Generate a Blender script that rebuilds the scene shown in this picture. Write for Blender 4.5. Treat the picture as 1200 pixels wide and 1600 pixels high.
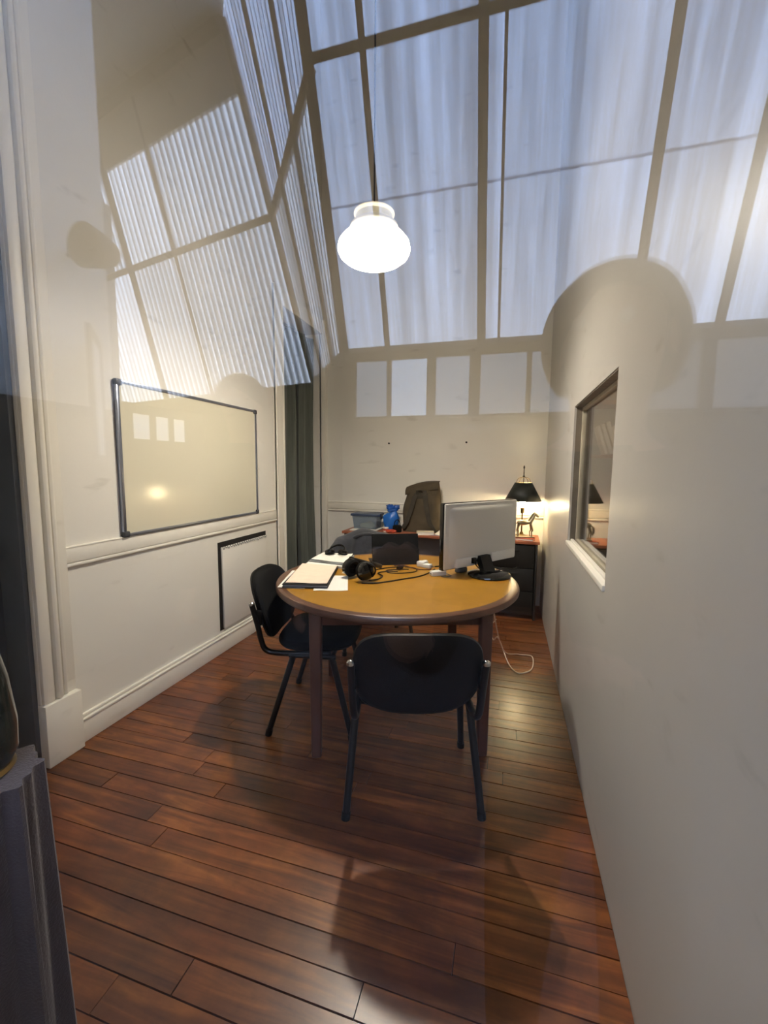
import bpy, bmesh, math, random
from mathutils import Vector, Matrix

# ------------------------------------------------------------------ scene, camera, sky, exposure
for o in list(bpy.data.objects):
    bpy.data.objects.remove(o, do_unlink=True)
scene = bpy.context.scene
COL = scene.collection
scene.view_settings.view_transform = 'Standard'
scene.view_settings.look = 'None'
scene.view_settings.gamma = 1.0
scene.view_settings.use_curve_mapping = False
scene.view_settings.exposure = 0.0

CAM_H = 1.40
PITCH, YAW, ROLL, FPX = 0.1056888, 0.2813508, 0.0086137, 663.498
fw = Vector((-math.sin(YAW)*math.cos(PITCH), math.cos(YAW)*math.cos(PITCH), -math.sin(PITCH)))
rt0 = Vector((math.cos(YAW), math.sin(YAW), 0)); up0 = rt0.cross(fw)
rt = rt0*math.cos(ROLL) + up0*math.sin(ROLL); up = -rt0*math.sin(ROLL) + up0*math.cos(ROLL)
cam_data = bpy.data.cameras.new('camera')
cam = bpy.data.objects.new('camera', cam_data); COL.objects.link(cam)
cam_data.sensor_fit = 'HORIZONTAL'; cam_data.sensor_width = 24.0
cam_data.lens = FPX/1200*24.0
cam_data.clip_start = 0.01; cam_data.clip_end = 100
M3 = Matrix((rt, up, -fw)).transposed()
cam.matrix_world = Matrix.Translation((0, 0, CAM_H)) @ M3.to_4x4()
scene.camera = cam

SKY = 14.0
world = bpy.data.worlds.new('sky'); scene.world = world; world.use_nodes = True
wn = world.node_tree.nodes; wl = world.node_tree.links; wn.clear()
wo = wn.new('ShaderNodeOutputWorld'); wb = wn.new('ShaderNodeBackground')
wt = wn.new('ShaderNodeTexCoord'); ws = wn.new('ShaderNodeSeparateXYZ'); wr = wn.new('ShaderNodeValToRGB')
wl.new(wt.outputs['Generated'], ws.inputs[0]); wl.new(ws.outputs['Z'], wr.inputs[0])
wr.color_ramp.elements[0].position = 0.0; wr.color_ramp.elements[0].color = (0.80, 0.88, 1.0, 1)
wr.color_ramp.elements[1].position = 1.0; wr.color_ramp.elements[1].color = (0.45, 0.64, 1.0, 1)
wl.new(wr.outputs[0], wb.inputs[0]); wb.inputs[1].default_value = SKY; wl.new(wb.outputs[0], wo.inputs[0])

PENDANT_W = 185.0
PENDANT_GLOW = 18.0
DESK_BULB = 270.0
SIDE_ROOM_W = 14.0

# ------------------------------------------------------------------ mesh helpers
class MB:
    def __init__(s): s.v = []; s.f = []; s.m = []
    def add(s, vs, fs, mi=0):
        b = len(s.v); s.v += [tuple(v) for v in vs]; s.f += [tuple(i+b for i in f) for f in fs]; s.m += [mi]*len(fs); return s
    def box(s, x0, x1, y0, y1, z0, z1, bev=0.0, mat=None, mi=0, seg=2):
        bm = bmesh.new(); bmesh.ops.create_cube(bm, size=1.0)
        for v in bm.verts:
            v.co = Vector(((x0+x1)/2+v.co.x*(x1-x0), (y0+y1)/2+v.co.y*(y1-y0), (z0+z1)/2+v.co.z*(z1-z0)))
        if bev > 0: bmesh.ops.bevel(bm, geom=bm.edges[:], offset=bev, segments=seg, profile=0.5, affect='EDGES')
        if mat is not None: bmesh.ops.transform(bm, matrix=mat, verts=bm.verts[:])
        bm.verts.index_update()
        s.add([v.co[:] for v in bm.verts], [[v.index for v in f.verts] for f in bm.faces], mi); bm.free(); return s
    def tube(s, path, r, n=10, cap=True, mi=0, ry=None, closed=False):
        P = [Vector(p) for p in path]; N = len(P)
        R = r if isinstance(r, (list, tuple)) else [r]*N
        T = []
        for i in range(N):
            a = P[(i-1) % N] if (i > 0 or closed) else P[i]; b = P[(i+1) % N] if (i < N-1 or closed) else P[i]
            t = (b-a); T.append(t.normalized() if t.length > 1e-9 else Vector((0, 0, 1)))
        ref = Vector((0, 0, 1)) if abs(T[0].z) < 0.9 else Vector((1, 0, 0))
        u = (ref - T[0]*ref.dot(T[0])).normalized()
        vs = []; fs = []
        for i in range(N):
            u = (u - T[i]*u.dot(T[i]));
            u = u.normalized() if u.length > 1e-6 else T[i].orthogonal().normalized()
            w = T[i].cross(u)
            for k in range(n):
                a = 2*math.pi*k/n
                vs.append(P[i] + u*math.cos(a)*R[i] + w*math.sin(a)*(R[i] if ry is None else ry))
        M = N if closed else N-1
        for i in range(M):
            j = (i+1) % N
            for k in range(n):
                k2 = (k+1) % n; fs.append((i*n+k, i*n+k2, j*n+k2, j*n+k))
        if cap and not closed:
            fs.append(tuple(range(n-1, -1, -1))); fs.append(tuple((N-1)*n+k for k in range(n)))
        return s.add(vs, fs, mi)
    def lathe(s, prof, n=32, c=(0, 0, 0), mi=0, mat=None, cap=True):
        vs = []; fs = []
        for r, z in prof:
            for k in range(n):
                a = 2*math.pi*k/n; p = Vector((c[0]+r*math.cos(a), c[1]+r*math.sin(a), c[2]+z))
                vs.append(mat @ p if mat is not None else p)
        for i in range(len(prof)-1):
            for k in range(n):
                k2 = (k+1) % n; fs.append((i*n+k, i*n+k2, (i+1)*n+k2, (i+1)*n+k))
        if cap and prof[0][0] > 1e-6: fs.append(tuple(range(n-1, -1, -1)))
        if cap and prof[-1][0] > 1e-6: fs.append(tuple((len(prof)-1)*n+k for k in range(n)))
        return s.add(vs, fs, mi)
    def prism(s, poly, z0, z1, mat=None, mi=0):
        n = len(poly); vs = [Vector((x, y, z0)) for x, y in poly] + [Vector((x, y, z1)) for x, y in poly]
        if mat is not None: vs = [mat @ v for v in vs]
        fs = [tuple(range(n-1, -1, -1)), tuple(range(n, 2*n))] + [(i, (i+1) % n, n+(i+1) % n, n+i) for i in range(n)]
        return s.add(vs, fs, mi)
    def cushion(s, out, layers, fn, mi=0):
        """closed pad: out = 2-D outline, layers = [(scale, height)...] bottom to top, fn(x,y,h)->point"""
        n = len(out); vs = []; fs = []
        for sc, h in layers:
            for x, y in out: vs.append(fn(x*sc, y*sc, h))
        L = len(layers)
        for i in range(L-1):
            for k in range(n):
                k2 = (k+1) % n; fs.append((i*n+k, i*n+k2, (i+1)*n+k2, (i+1)*n+k))
        vs.append(fn(0, 0, layers[0][1])); vs.append(fn(0, 0, layers[-1][1]))
        for k in range(n):
            k2 = (k+1) % n
            fs.append((k2, k, L*n)); fs.append(((L-1)*n+k, (L-1)*n+k2, L*n+1))
        return s.add(vs, fs, mi)
    def grid(s, fn, nu, nv, mi=0):
        vs = [fn(i/nu, j/nv) for j in range(nv+1) for i in range(nu+1)]
        fs = [(j*(nu+1)+i, j*(nu+1)+i+1, (j+1)*(nu+1)+i+1, (j+1)*(nu+1)+i) for j in range(nv) for i in range(nu)]
        return s.add(vs, fs, mi)

def superellipse(w, h, n=40, p=3.0, taper=0.0):
    o = []
    for k in range(n):
        a = 2*math.pi*k/n; c, q = math.cos(a), math.sin(a)
        x = w*math.copysign(abs(c)**(2/p), c); y = h*math.copysign(abs(q)**(2/p), q)
        o.append((x*(1+taper*y/h), y))
    return o

def smoothpath(pts, n=8, closed=False):
    P = [Vector(p) for p in pts]; out = []; N = len(P)
    rng = range(N if closed else N-1)
    for i in rng:
        p0 = P[(i-1) % N] if (i > 0 or closed) else P[0]; p1 = P[i]; p2 = P[(i+1) % N]
        p3 = P[(i+2) % N] if (i < N-2 or closed) else P[-1]
        for k in range(n):
            t = k/n
            out.append(0.5*((2*p1)+(-p0+p2)*t+(2*p0-5*p1+4*p2-p3)*t*t+(-p0+3*p1-3*p2+p3)*t**3))
    if not closed: out.append(P[-1])
    return out

def obj(name, mb, mat, parent=None, loc=(0, 0, 0), rot=(0, 0, 0), smooth=True, angle=40, recalc=True):
    me = bpy.data.meshes.new(name); me.from_pydata(mb.v, [], mb.f); me.update()
    if recalc:
        bm = bmesh.new(); bm.from_mesh(me); bmesh.ops.recalc_face_normals(bm, faces=bm.faces[:]); bm.to_mesh(me); bm.free()
    mats = mat if isinstance(mat, (list, tuple)) else [mat]
    for m in mats: me.materials.append(m)
    if len(mats) > 1:
        for p, mi in zip(me.polygons, mb.m): p.material_index = mi
    if smooth:
        me.polygons.foreach_set('use_smooth', [True]*len(me.polygons)); me.set_sharp_from_angle(angle=math.radians(angle))
    o = bpy.data.objects.new(name, me); COL.objects.link(o)
    o.location = loc; o.rotation_euler = rot
    if parent is not None: o.parent = parent
    return o

def tag(o, label, cat, group=None):
    o['label'] = label; o['category'] = cat
    if group: o['group'] = group
    return o
def thing(name, label, cat, loc=(0, 0, 0), rz=0.0, group=None):
    o = bpy.data.objects.new(name, None); COL.objects.link(o); o.location = loc; o.rotation_euler = (0, 0, rz)
    o.empty_display_size = 0.1
    return tag(o, label, cat, group)
def struct(name, label, mb=None, mat=None, cat='wall', **k):
    if mb is None:
        o = bpy.data.objects.new(name, None); COL.objects.link(o)
    else: o = obj(name, mb, mat, **k)
    o['kind'] = 'structure'; o['label'] = label; o['category'] = cat
    return o
def copy_tree(o, parent=None):
    c = o.copy(); COL.objects.link(c); c.parent = parent
    for ch in list(o.children): copy_tree(ch, c)
    return c

# ------------------------------------------------------------------ materials
def lin(c):
    return tuple((x/12.92 if x <= 0.04045 else ((x+0.055)/1.055)**2.4) for x in [v/255 for v in c])
def mat(name, rgb, rough=0.5, metal=0.0, spec=0.5, noise=0.0, nscale=6.0, bump=0.0, bscale=60.0, coat=0.0, trans=0.0, emis=None, estr=0.0, stretch=None, sheen=0.0):
    m = bpy.data.materials.new(name); m.use_nodes = True; nt = m.node_tree; b = nt.nodes['Principled BSDF']
    c = lin(rgb) + (1,)
    b.inputs['Base Color'].default_value = c; b.inputs['Roughness'].default_value = rough; b.inputs['Metallic'].default_value = metal
    b.inputs['Specular IOR Level'].default_value = spec; b.inputs['Coat Weight'].default_value = coat; b.inputs['Transmission Weight'].default_value = trans
    b.inputs['Sheen Weight'].default_value = sheen
    if emis: b.inputs['Emission Color'].default_value = lin(emis)+(1,); b.inputs['Emission Strength'].default_value = estr
    if noise or bump:
        tc = nt.nodes.new('ShaderNodeNewGeometry'); mp = nt.nodes.new('ShaderNodeMapping')
        nt.links.new(tc.outputs['Position'], mp.inputs['Vector'])
        if stretch: mp.inputs['Scale'].default_value = stretch
    if noise:
        n = nt.nodes.new('ShaderNodeTexNoise'); n.inputs['Scale'].default_value = nscale; n.inputs['Detail'].default_value = 6
        nt.links.new(mp.outputs[0], n.inputs['Vector'])
        r = nt.nodes.new('ShaderNodeValToRGB'); r.color_ramp.elements[0].position = 0.3; r.color_ramp.elements[1].position = 0.7
        r.color_ramp.elements[0].color = tuple(v*(1-noise) for v in c[:3])+(1,); r.color_ramp.elements[1].color = tuple(min(1, v*(1+noise*0.5)) for v in c[:3])+(1,)
        nt.links.new(n.outputs['Fac'], r.inputs[0]); nt.links.new(r.outputs[0], b.inputs['Base Color'])
    if bump:
        n2 = nt.nodes.new('ShaderNodeTexNoise'); n2.inputs['Scale'].default_value = bscale; n2.inputs['Detail'].default_value = 4
        nt.links.new(mp.outputs[0], n2.inputs['Vector'])
        bp = nt.nodes.new('ShaderNodeBump'); bp.inputs['Strength'].default_value = bump; bp.inputs['Distance'].default_value = 0.01
        nt.links.new(n2.outputs['Fac'], bp.inputs['Height']); nt.links.new(bp.outputs[0], b.inputs['Normal'])
    return m

def wall_paint(name, rgb, dirt=0.12, rough=0.5):
    """matt paint with faint patches, scuffs and smudges"""
    m = mat(name, rgb, rough=rough, spec=0.35); nt = m.node_tree; b = nt.nodes['Principled BSDF']
    g = nt.nodes.new('ShaderNodeNewGeometry')
    n1 = nt.nodes.new('ShaderNodeTexNoise'); n1.inputs['Scale'].default_value = 1.3; n1.inputs['Detail'].default_value = 6
    mp = nt.nodes.new('ShaderNodeMapping'); mp.inputs['Scale'].default_value = (5, 5, 14)
    n2 = nt.nodes.new('ShaderNodeTexNoise'); n2.inputs['Scale'].default_value = 0.9; n2.inputs['Detail'].default_value = 5
    nt.links.new(g.outputs['Position'], n1.inputs['Vector']); nt.links.new(g.outputs['Position'], mp.inputs['Vector']); nt.links.new(mp.outputs[0], n2.inputs['Vector'])
    r1 = nt.nodes.new('ShaderNodeMapRange'); r1.inputs[1].default_value = 0.35; r1.inputs[2].default_value = 0.7; r1.inputs[3].default_value = 1-dirt; r1.inputs[4].default_value = 1.0
    r2 = nt.nodes.new('ShaderNodeMapRange'); r2.inputs[1].default_value = 0.64; r2.inputs[2].default_value = 0.76; r2.inputs[3].default_value = 1.0; r2.inputs[4].default_value = 0.72
    nt.links.new(n1.outputs['Fac'], r1.inputs[0]); nt.links.new(n2.outputs['Fac'], r2.inputs[0])
    mu = nt.nodes.new('ShaderNodeMath'); mu.operation = 'MULTIPLY'; nt.links.new(r1.outputs[0], mu.inputs[0]); nt.links.new(r2.outputs[0], mu.inputs[1])
    mx = nt.nodes.new('ShaderNodeMix'); mx.data_type = 'RGBA'; c = lin(rgb)
    mx.inputs['A'].default_value = (c[0]*0.45, c[1]*0.42, c[2]*0.36, 1); mx.inputs['B'].default_value = c+(1,)
    nt.links.new(mu.outputs[0], mx.inputs['Factor']); nt.links.new(mx.outputs['Result'], b.inputs['Base Color'])
    n3 = nt.nodes.new('ShaderNodeTexNoise'); n3.inputs['Scale'].default_value = 45; nt.links.new(g.outputs['Position'], n3.inputs['Vector'])
    n4 = nt.nodes.new('ShaderNodeTexNoise'); n4.inputs['Scale'].default_value = 3; nt.links.new(g.outputs['Position'], n4.inputs['Vector'])
    ad = nt.nodes.new('ShaderNodeMath'); ad.operation = 'MULTIPLY_ADD'; ad.inputs[1].default_value = 8.0
    nt.links.new(n4.outputs['Fac'], ad.inputs[0]); nt.links.new(n3.outputs['Fac'], ad.inputs[2])
    bp = nt.nodes.new('ShaderNodeBump'); bp.inputs['Strength'].default_value = 0.12; bp.inputs['Distance'].default_value = 0.004
    nt.links.new(ad.outputs[0], bp.inputs['Height']); nt.links.new(bp.outputs[0], b.inputs['Normal'])
    return m

def thin_glass(name, f0=0.04, tint=(1, 1, 1), rough=0.0):
    """window glass: clear, with the angle-dependent mirror reflection of a polished surface"""
    m = bpy.data.materials.new(name); m.use_nodes = True; nt = m.node_tree; nt.nodes.clear()
    o = nt.nodes.new('ShaderNodeOutputMaterial'); mx = nt.nodes.new('ShaderNodeMixShader')
    t = nt.nodes.new('ShaderNodeBsdfTransparent'); t.inputs[0].default_value = tint+(1,)
    g = nt.nodes.new('ShaderNodeBsdfGlossy'); g.inputs['Roughness'].default_value = rough
    ge = nt.nodes.new('ShaderNodeNewGeometry'); dp = nt.nodes.new('ShaderNodeVectorMath'); dp.operation = 'DOT_PRODUCT'
    nt.links.new(ge.outputs['Incoming'], dp.inputs[0]); nt.links.new(ge.outputs['Normal'], dp.inputs[1])
    ab = nt.nodes.new('ShaderNodeMath'); ab.operation = 'ABSOLUTE'; nt.links.new(dp.outputs['Value'], ab.inputs[0])
    om = nt.nodes.new('ShaderNodeMath'); om.operation = 'SUBTRACT'; om.inputs[0].default_value = 1.0; nt.links.new(ab.outputs[0], om.inputs[1])
    pw = nt.nodes.new('ShaderNodeMath'); pw.operation = 'POWER'; pw.inputs[1].default_value = 5.0; nt.links.new(om.outputs[0], pw.inputs[0])
    ma = nt.nodes.new('ShaderNodeMath'); ma.operation = 'MULTIPLY_ADD'; ma.inputs[1].default_value = 1-f0; ma.inputs[2].default_value = f0
    nt.links.new(pw.outputs[0], ma.inputs[0]); nt.links.new(ma.outputs[0], mx.inputs[0])
    nt.links.new(t.outputs[0], mx.inputs[1]); nt.links.new(g.outputs[0], mx.inputs[2]); nt.links.new(mx.outputs[0], o.inputs[0])
    return m

def sheet_plastic(name, tint, pitch, axis='X', contrast=0.5, broad=0.25):
    """weathered translucent corrugated sheet; rib shading is painted as stripes, dirt streaks run down it"""
    m = bpy.data.materials.new(name); m.use_nodes = True; nt = m.node_tree; nt.nodes.clear()
    o = nt.nodes.new('ShaderNodeOutputMaterial'); mx = nt.nodes.new('ShaderNodeMixShader')
    t = nt.nodes.new('ShaderNodeBsdfTransparent'); d = nt.nodes.new('ShaderNodeBsdfTranslucent')
    uv = nt.nodes.new('ShaderNodeUVMap'); uv.uv_map = 'UVMap'
    sp = nt.nodes.new('ShaderNodeSeparateXYZ'); nt.links.new(uv.outputs[0], sp.inputs[0])
    mu = nt.nodes.new('ShaderNodeMath'); mu.operation = 'MULTIPLY'; mu.inputs[1].default_value = 2*math.pi/pitch; nt.links.new(sp.outputs['X'], mu.inputs[0])
    si = nt.nodes.new('ShaderNodeMath'); si.operation = 'SINE'; nt.links.new(mu.outputs[0], si.inputs[0])
    r1 = nt.nodes.new('ShaderNodeMapRange'); r1.inputs[1].default_value = -1; r1.inputs[2].default_value = 1; r1.inputs[3].default_value = 1-contrast; r1.inputs[4].default_value = 1.0  # valley shading painted into the sheet colour, one stripe per rib
    nt.links.new(si.outputs[0], r1.inputs[0])
    mp = nt.nodes.new('ShaderNodeMapping'); mp.inputs['Scale'].default_value = (5.0, 0.22, 1); nt.links.new(uv.outputs[0], mp.inputs['Vector'])
    n = nt.nodes.new('ShaderNodeTexNoise'); n.inputs['Scale'].default_value = 1.0; n.inputs['Detail'].default_value = 5; n.inputs['Roughness'].default_value = 0.65; nt.links.new(mp.outputs[0], n.inputs['Vector'])
    r2 = nt.nodes.new('ShaderNodeMapRange'); r2.inputs[1].default_value = 0.3; r2.inputs[2].default_value = 0.7; r2.inputs[3].default_value = 1-2*broad; r2.inputs[4].default_value = 1.0
    nt.links.new(n.outputs['Fac'], r2.inputs[0])
    pr = nt.nodes.new('ShaderNodeMath'); pr.operation = 'MULTIPLY'; nt.links.new(r1.outputs[0], pr.inputs[0]); nt.links.new(r2.outputs[0], pr.inputs[1])
    cl = nt.nodes.new('ShaderNodeMix'); cl.data_type = 'RGBA'; cl.inputs['A'].default_value = (tint[0]*0.16, tint[1]*0.16, tint[2]*0.16, 1); cl.inputs['B'].default_value = tint+(1,)
    nt.links.new(pr.outputs[0], cl.inputs['Factor'])
    nt.links.new(cl.outputs['Result'], t.inputs[0]); nt.links.new(cl.outputs['Result'], d.inputs[0]); mx.inputs[0].default_value = 0.15
    nt.links.new(t.outputs[0], mx.inputs[1]); nt.links.new(d.outputs[0], mx.inputs[2]); nt.links.new(mx.outputs[0], o.inputs[0])
    return m

def floor_wood(name):
    m = mat(name, (120, 70, 40), rough=0.3, spec=0.5); nt = m.node_tree; b = nt.nodes['Principled BSDF']
    g = nt.nodes.new('ShaderNodeNewGeometry'); oi = nt.nodes.new('ShaderNodeObjectInfo')
    off = nt.nodes.new('ShaderNodeVectorMath'); off.operation = 'MULTIPLY_ADD'
    cb = nt.nodes.new('ShaderNodeCombineXYZ'); nt.links.new(oi.outputs['Random'], cb.inputs[0]); nt.links.new(oi.outputs['Random'], cb.inputs[2])
    off.inputs[1].default_value = (37, 0, 19); nt.links.new(cb.outputs[0], off.inputs[0]); nt.links.new(g.outputs['Position'], off.inputs[2])
    mp = nt.nodes.new('ShaderNodeMapping'); mp.inputs['Scale'].default_value = (1.1, 13, 1); nt.links.new(off.outputs[0], mp.inputs['Vector'])
    n = nt.nodes.new('ShaderNodeTexNoise'); n.inputs['Scale'].default_value = 1.6; n.inputs['Detail'].default_value = 8; n.inputs['Distortion'].default_value = 1.2; nt.links.new(mp.outputs[0], n.inputs['Vector'])
    r = nt.nodes.new('ShaderNodeValToRGB'); e = r.color_ramp.elements
    e[0].position = 0.28; e[0].color = lin((84, 44, 22))+(1,); e[1].position = 0.72; e[1].color = lin((152, 92, 42))+(1,)
    q = e.new(0.5); q.color = lin((118, 65, 30))+(1,)
    nt.links.new(n.outputs['Fac'], r.inputs[0])
    hs = nt.nodes.new('ShaderNodeHueSaturation'); nt.links.new(r.outputs[0], hs.inputs['Color'])
    v = nt.nodes.new('ShaderNodeMapRange'); v.inputs[3].default_value = 0.72; v.inputs[4].default_value = 1.2; nt.links.new(oi.outputs['Random'], v.inputs[0]); nt.links.new(v.outputs[0], hs.inputs['Value'])
    n5 = nt.nodes.new('ShaderNodeTexNoise'); n5.inputs['Scale'].default_value = 2.2; n5.inputs['Detail'].default_value = 5; nt.links.new(g.outputs['Position'], n5.inputs['Vector'])
    hu = nt.nodes.new('ShaderNodeMapRange'); hu.inputs[3].default_value = 0.485; hu.inputs[4].default_value = 0.515; nt.links.new(n5.outputs['Fac'], hu.inputs[0]); nt.links.new(hu.outputs[0], hs.inputs['Hue'])
    pt = nt.nodes.new('ShaderNodeTexNoise'); pt.inputs['Scale'].default_value = 5.5; pt.inputs['Detail'].default_value = 7; pt.inputs['Roughness'].default_value = 0.7; nt.links.new(g.outputs['Position'], pt.inputs['Vector'])
    pm_ = nt.nodes.new('ShaderNodeMapRange'); pm_.inputs[1].default_value = 0.35; pm_.inputs[2].default_value = 0.65; pm_.inputs[3].default_value = 0.62; pm_.inputs[4].default_value = 1.12; nt.links.new(pt.outputs['Fac'], pm_.inputs[0])
    vm = nt.nodes.new('ShaderNodeVectorMath'); vm.operation = 'SCALE'; nt.links.new(hs.outputs[0], vm.inputs[0]); nt.links.new(pm_.outputs[0], vm.inputs['Scale'])
    nt.links.new(vm.outputs[0], b.inputs['Base Color'])
    rr = nt.nodes.new('ShaderNodeMapRange'); rr.inputs[3].default_value = 0.22; rr.inputs[4].default_value = 0.42; nt.links.new(n5.outputs['Fac'], rr.inputs[0]); nt.links.new(rr.outputs[0], b.inputs['Roughness'])
    bp = nt.nodes.new('ShaderNodeBump'); bp.inputs['Strength'].default_value = 0.25; bp.inputs['Distance'].default_value = 0.003
    nt.links.new(n.outputs['Fac'], bp.inputs['Height']); nt.links.new(bp.outputs[0], b.inputs['Normal'])
    return m

PAINT = wall_paint('wall_paint_warm_white', (232, 229, 221))
PAINT_R = wall_paint('wall_paint_shaded', (186, 183, 178), dirt=0.08, rough=0.4)  # white paint greyed so its colour carries the right wall's shade
TRIM = wall_paint('trim_paint_cream', (240, 236, 225), dirt=0.14, rough=0.38)
CEIL = wall_paint('ceiling_paint', (220, 216, 206))
FLOORW = floor_wood('varnished_floorboards')
DARKGAP = mat('dark_gap', (22, 16, 12), rough=0.9)
GLASS = thin_glass('window_pane_glass', 0.042)
GLASS_S = thin_glass('side_window_glass', 0.14)
DOORG = mat('slate_grey_paint', (98, 103, 108), rough=0.45, noise=0.2, nscale=3)
REVEAL = mat('dark_weathered_wood', (116, 108, 96), rough=0.6, noise=0.4, nscale=5, stretch=(1, 12, 1), bump=0.2)
CURTAIN = mat('grey_green_curtain', (98, 102, 94), rough=0.9, noise=0.2, nscale=5, stretch=(8, 8, 0.6), sheen=0.2)
BLACKF = mat('black_fabric', (13, 13, 13), rough=0.95, bump=0.3, bscale=400, spec=0.2)
BLACKP = mat('black_plastic', (9, 9, 9), rough=0.55, spec=0.3, bump=0.1, bscale=200)
BLACKM = mat('black_enamel_tube', (9, 9, 9), rough=0.4, spec=0.4)
CHROME = mat('steel_cap', (190, 190, 190), rough=0.25, metal=1.0)
TABLETOP = mat('mustard_table_laminate', (160, 114, 26), rough=0.38, noise=0.12, nscale=9)
DARKWOOD = mat('dark_table_wood', (92, 56, 40), rough=0.4, noise=0.35, nscale=5, stretch=(3, 3, 0.6))
RIMWOOD = mat('table_rim_wood', (94, 62, 44), rough=0.35, noise=0.3, nscale=9)
DESKWOOD = mat('red_brown_desk_laminate', (158, 92, 62), rough=0.4, noise=0.2, nscale=5, stretch=(0.6, 8, 1))
DESKBLK = mat('black_desk_panel', (24, 23, 22), rough=0.5, noise=0.2)
WHITEP = mat('white_plastic', (222, 220, 212), rough=0.35)
SILVERP = mat('silver_grey_plastic', (206, 204, 196), rough=0.3, spec=0.6)
GLOSSBLK = mat('gloss_black_plastic', (10, 10, 11), rough=0.12, spec=0.6)
BOARD = mat('whiteboard_enamel', (214, 209, 188), rough=0.13, spec=0.6)
ALU = mat('brushed_aluminium', (150, 156, 172), rough=0.3, metal=0.9)
PAPER = mat('white_paper', (232, 228, 218), rough=0.8)
PINKP = mat('pale_pink_paper', (238, 212, 190), rough=0.8, noise=0.06, nscale=25)
GREYC = mat('grey_card', (120, 122, 122), rough=0.7)

# ------------------------------------------------------------------ room dimensions
XL, XR, YB, YP, ZC = -2.025, 0.363, 4.50, 0.16, 6.40       # left wall, right wall, back wall, glazed partition, ceiling

# floor: subfloor with single planks laid across the room
sub = MB().box(XL-0.45, XR+0.2, 0.0, YB+0.2, -0.10, -0.012)
floor = struct('floor', 'worn reddish brown varnished plank floor of the office', sub, DARKGAP, 'floor', smooth=False)
rng = random.Random(5)
plank_me = MB().box(-0.5, 0.5, -0.5, 0.5, -1.0, 0.0)
first = None
y = 0.0; row = 0
while y < YB-0.005:
    w = 0.088 + rng.uniform(-0.006, 0.006)
    if y+w > YB: w = YB-y
    x = XL-0.35; start = True
    while x < XR-0.001:
        L = rng.uniform(0.35, 1.4) if start else rng.uniform(0.7, 1.9)
        start = False
        x1 = x+L
        if x1 > XR-0.25: x1 = XR
        if first is None:
            p = obj('plank', plank_me, FLOORW, floor, smooth=False); first = p
        else:
            p = first.copy(); COL.objects.link(p); p.parent = floor
        g = 0.0022 + rng.random()*0.0030
        p.location = ((x+x1)/2, y+w/2, rng.uniform(-0.0022, 0.0))
        p.scale = (x1-x-g*0.7, w-g, 0.011)
        p.rotation_euler = (rng.uniform(-0.008, 0.008), 0, 0)
        x = x1
    y += w; row += 1

# left wall, in one piece around the doorway by the glass and the curtained opening at the far end
DY0, DY1, DZ = 0.30, 1.326, 3.6          # near doorway (its upper end is out of sight)
CY0, CY1, CZ = 3.585, 4.44, 2.84         # curtained opening
m = MB()
t = 0.30
m.box(XL-t, XL, 0.0, DY0, 0, ZC); m.box(XL-t, XL, DY1, CY0, 0, ZC); m.box(XL-t, XL, CY1, YB+0.1, 0, ZC)
m.box(XL-t, XL, DY0, DY1, DZ, ZC); m.box(XL-t, XL, CY0, CY1, CZ, ZC)
wall_left = struct('wall_left', 'off-white scuffed left office wall carrying the whiteboard', m, PAINT, smooth=False)
m = MB().box(XL-t-0.06, XL-t, CY0-0.3, YB+0.1, 0, CZ+0.3)
struct('wall_left_outer', 'shaded wall closing the opening behind the green curtain', m, PAINT, smooth=False)
# back wall
m = MB().box(XL-t, XR+0.3, YB, YB+0.12, -0.05, ZC)
wall_back = struct('wall_back', 'plain off-white back wall behind the desk', m, PAINT, smooth=False)
m = MB()
for px, pz in ((-1.247, 1.655), (-0.425, 1.66)):
    m.tube([(px, YB-0.006, pz), (px, YB, pz)], 0.011, 10)
obj('nail', MB().tube([(-1.25, YB-0.012, 1.655), (-1.25, YB+0.01, 1.655)], 0.010, 10), DARKGAP, wall_back)
obj('nail', MB().tube([(-0.42, YB-0.012, 1.66), (-0.42, YB+0.01, 1.66)], 0.010, 10), DARKGAP, wall_back)
# right wall with the small internal window
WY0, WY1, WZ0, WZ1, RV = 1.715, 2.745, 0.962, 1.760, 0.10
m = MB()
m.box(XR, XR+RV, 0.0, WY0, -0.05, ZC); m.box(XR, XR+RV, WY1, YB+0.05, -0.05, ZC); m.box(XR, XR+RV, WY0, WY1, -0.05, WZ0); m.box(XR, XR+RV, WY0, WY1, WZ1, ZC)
wall_right = struct('wall_right', 'smooth right office wall in shade-greyed white with a small internal window', m, PAINT_R, smooth=False)
# ceiling
struct('ceiling', 'high white ceiling of the narrow office', MB().box(XL-t, XR+0.3, 0.0, YB+0.12, ZC, ZC+0.1), CEIL, 'ceiling', smooth=False)

# glazed partition between hall and office: the photograph is taken through its pane
GX0, GX1, GZ0, GZ1 = -1.05, 0.32, 0.78, 2.10
m = MB()
ya, yb = 0.12, 0.20
m.box(XL-0.9, GX0, ya, yb, 0, 7.95); m.box(GX1, 4.6, ya, yb, 0, 7.95); m.box(GX0, GX1, ya, yb, 0, GZ0); m.box(GX0, GX1, ya, yb, GZ1, 7.95)
struct('wall_front', 'partition wall around the large pane one looks through', m, PAINT, smooth=False)
win1 = struct('window_1', 'large clear pane of the partition, mirroring the skylit hall behind', None, cat='window')
obj('glass_pane', MB().box(GX0, GX1, 0.157, 0.163, GZ0, GZ1), GLASS, win1, smooth=False)
fr = MB()
for a in ((GX0-0.02, GX0+0.05, GZ0, GZ1), (GX1-0.05, GX1+0.02, GZ0, GZ1)): fr.box(a[0], a[1], 0.10, 0.22, a[2], a[3], 0.006)
obj('window_frame', fr, TRIM, win1)
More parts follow.
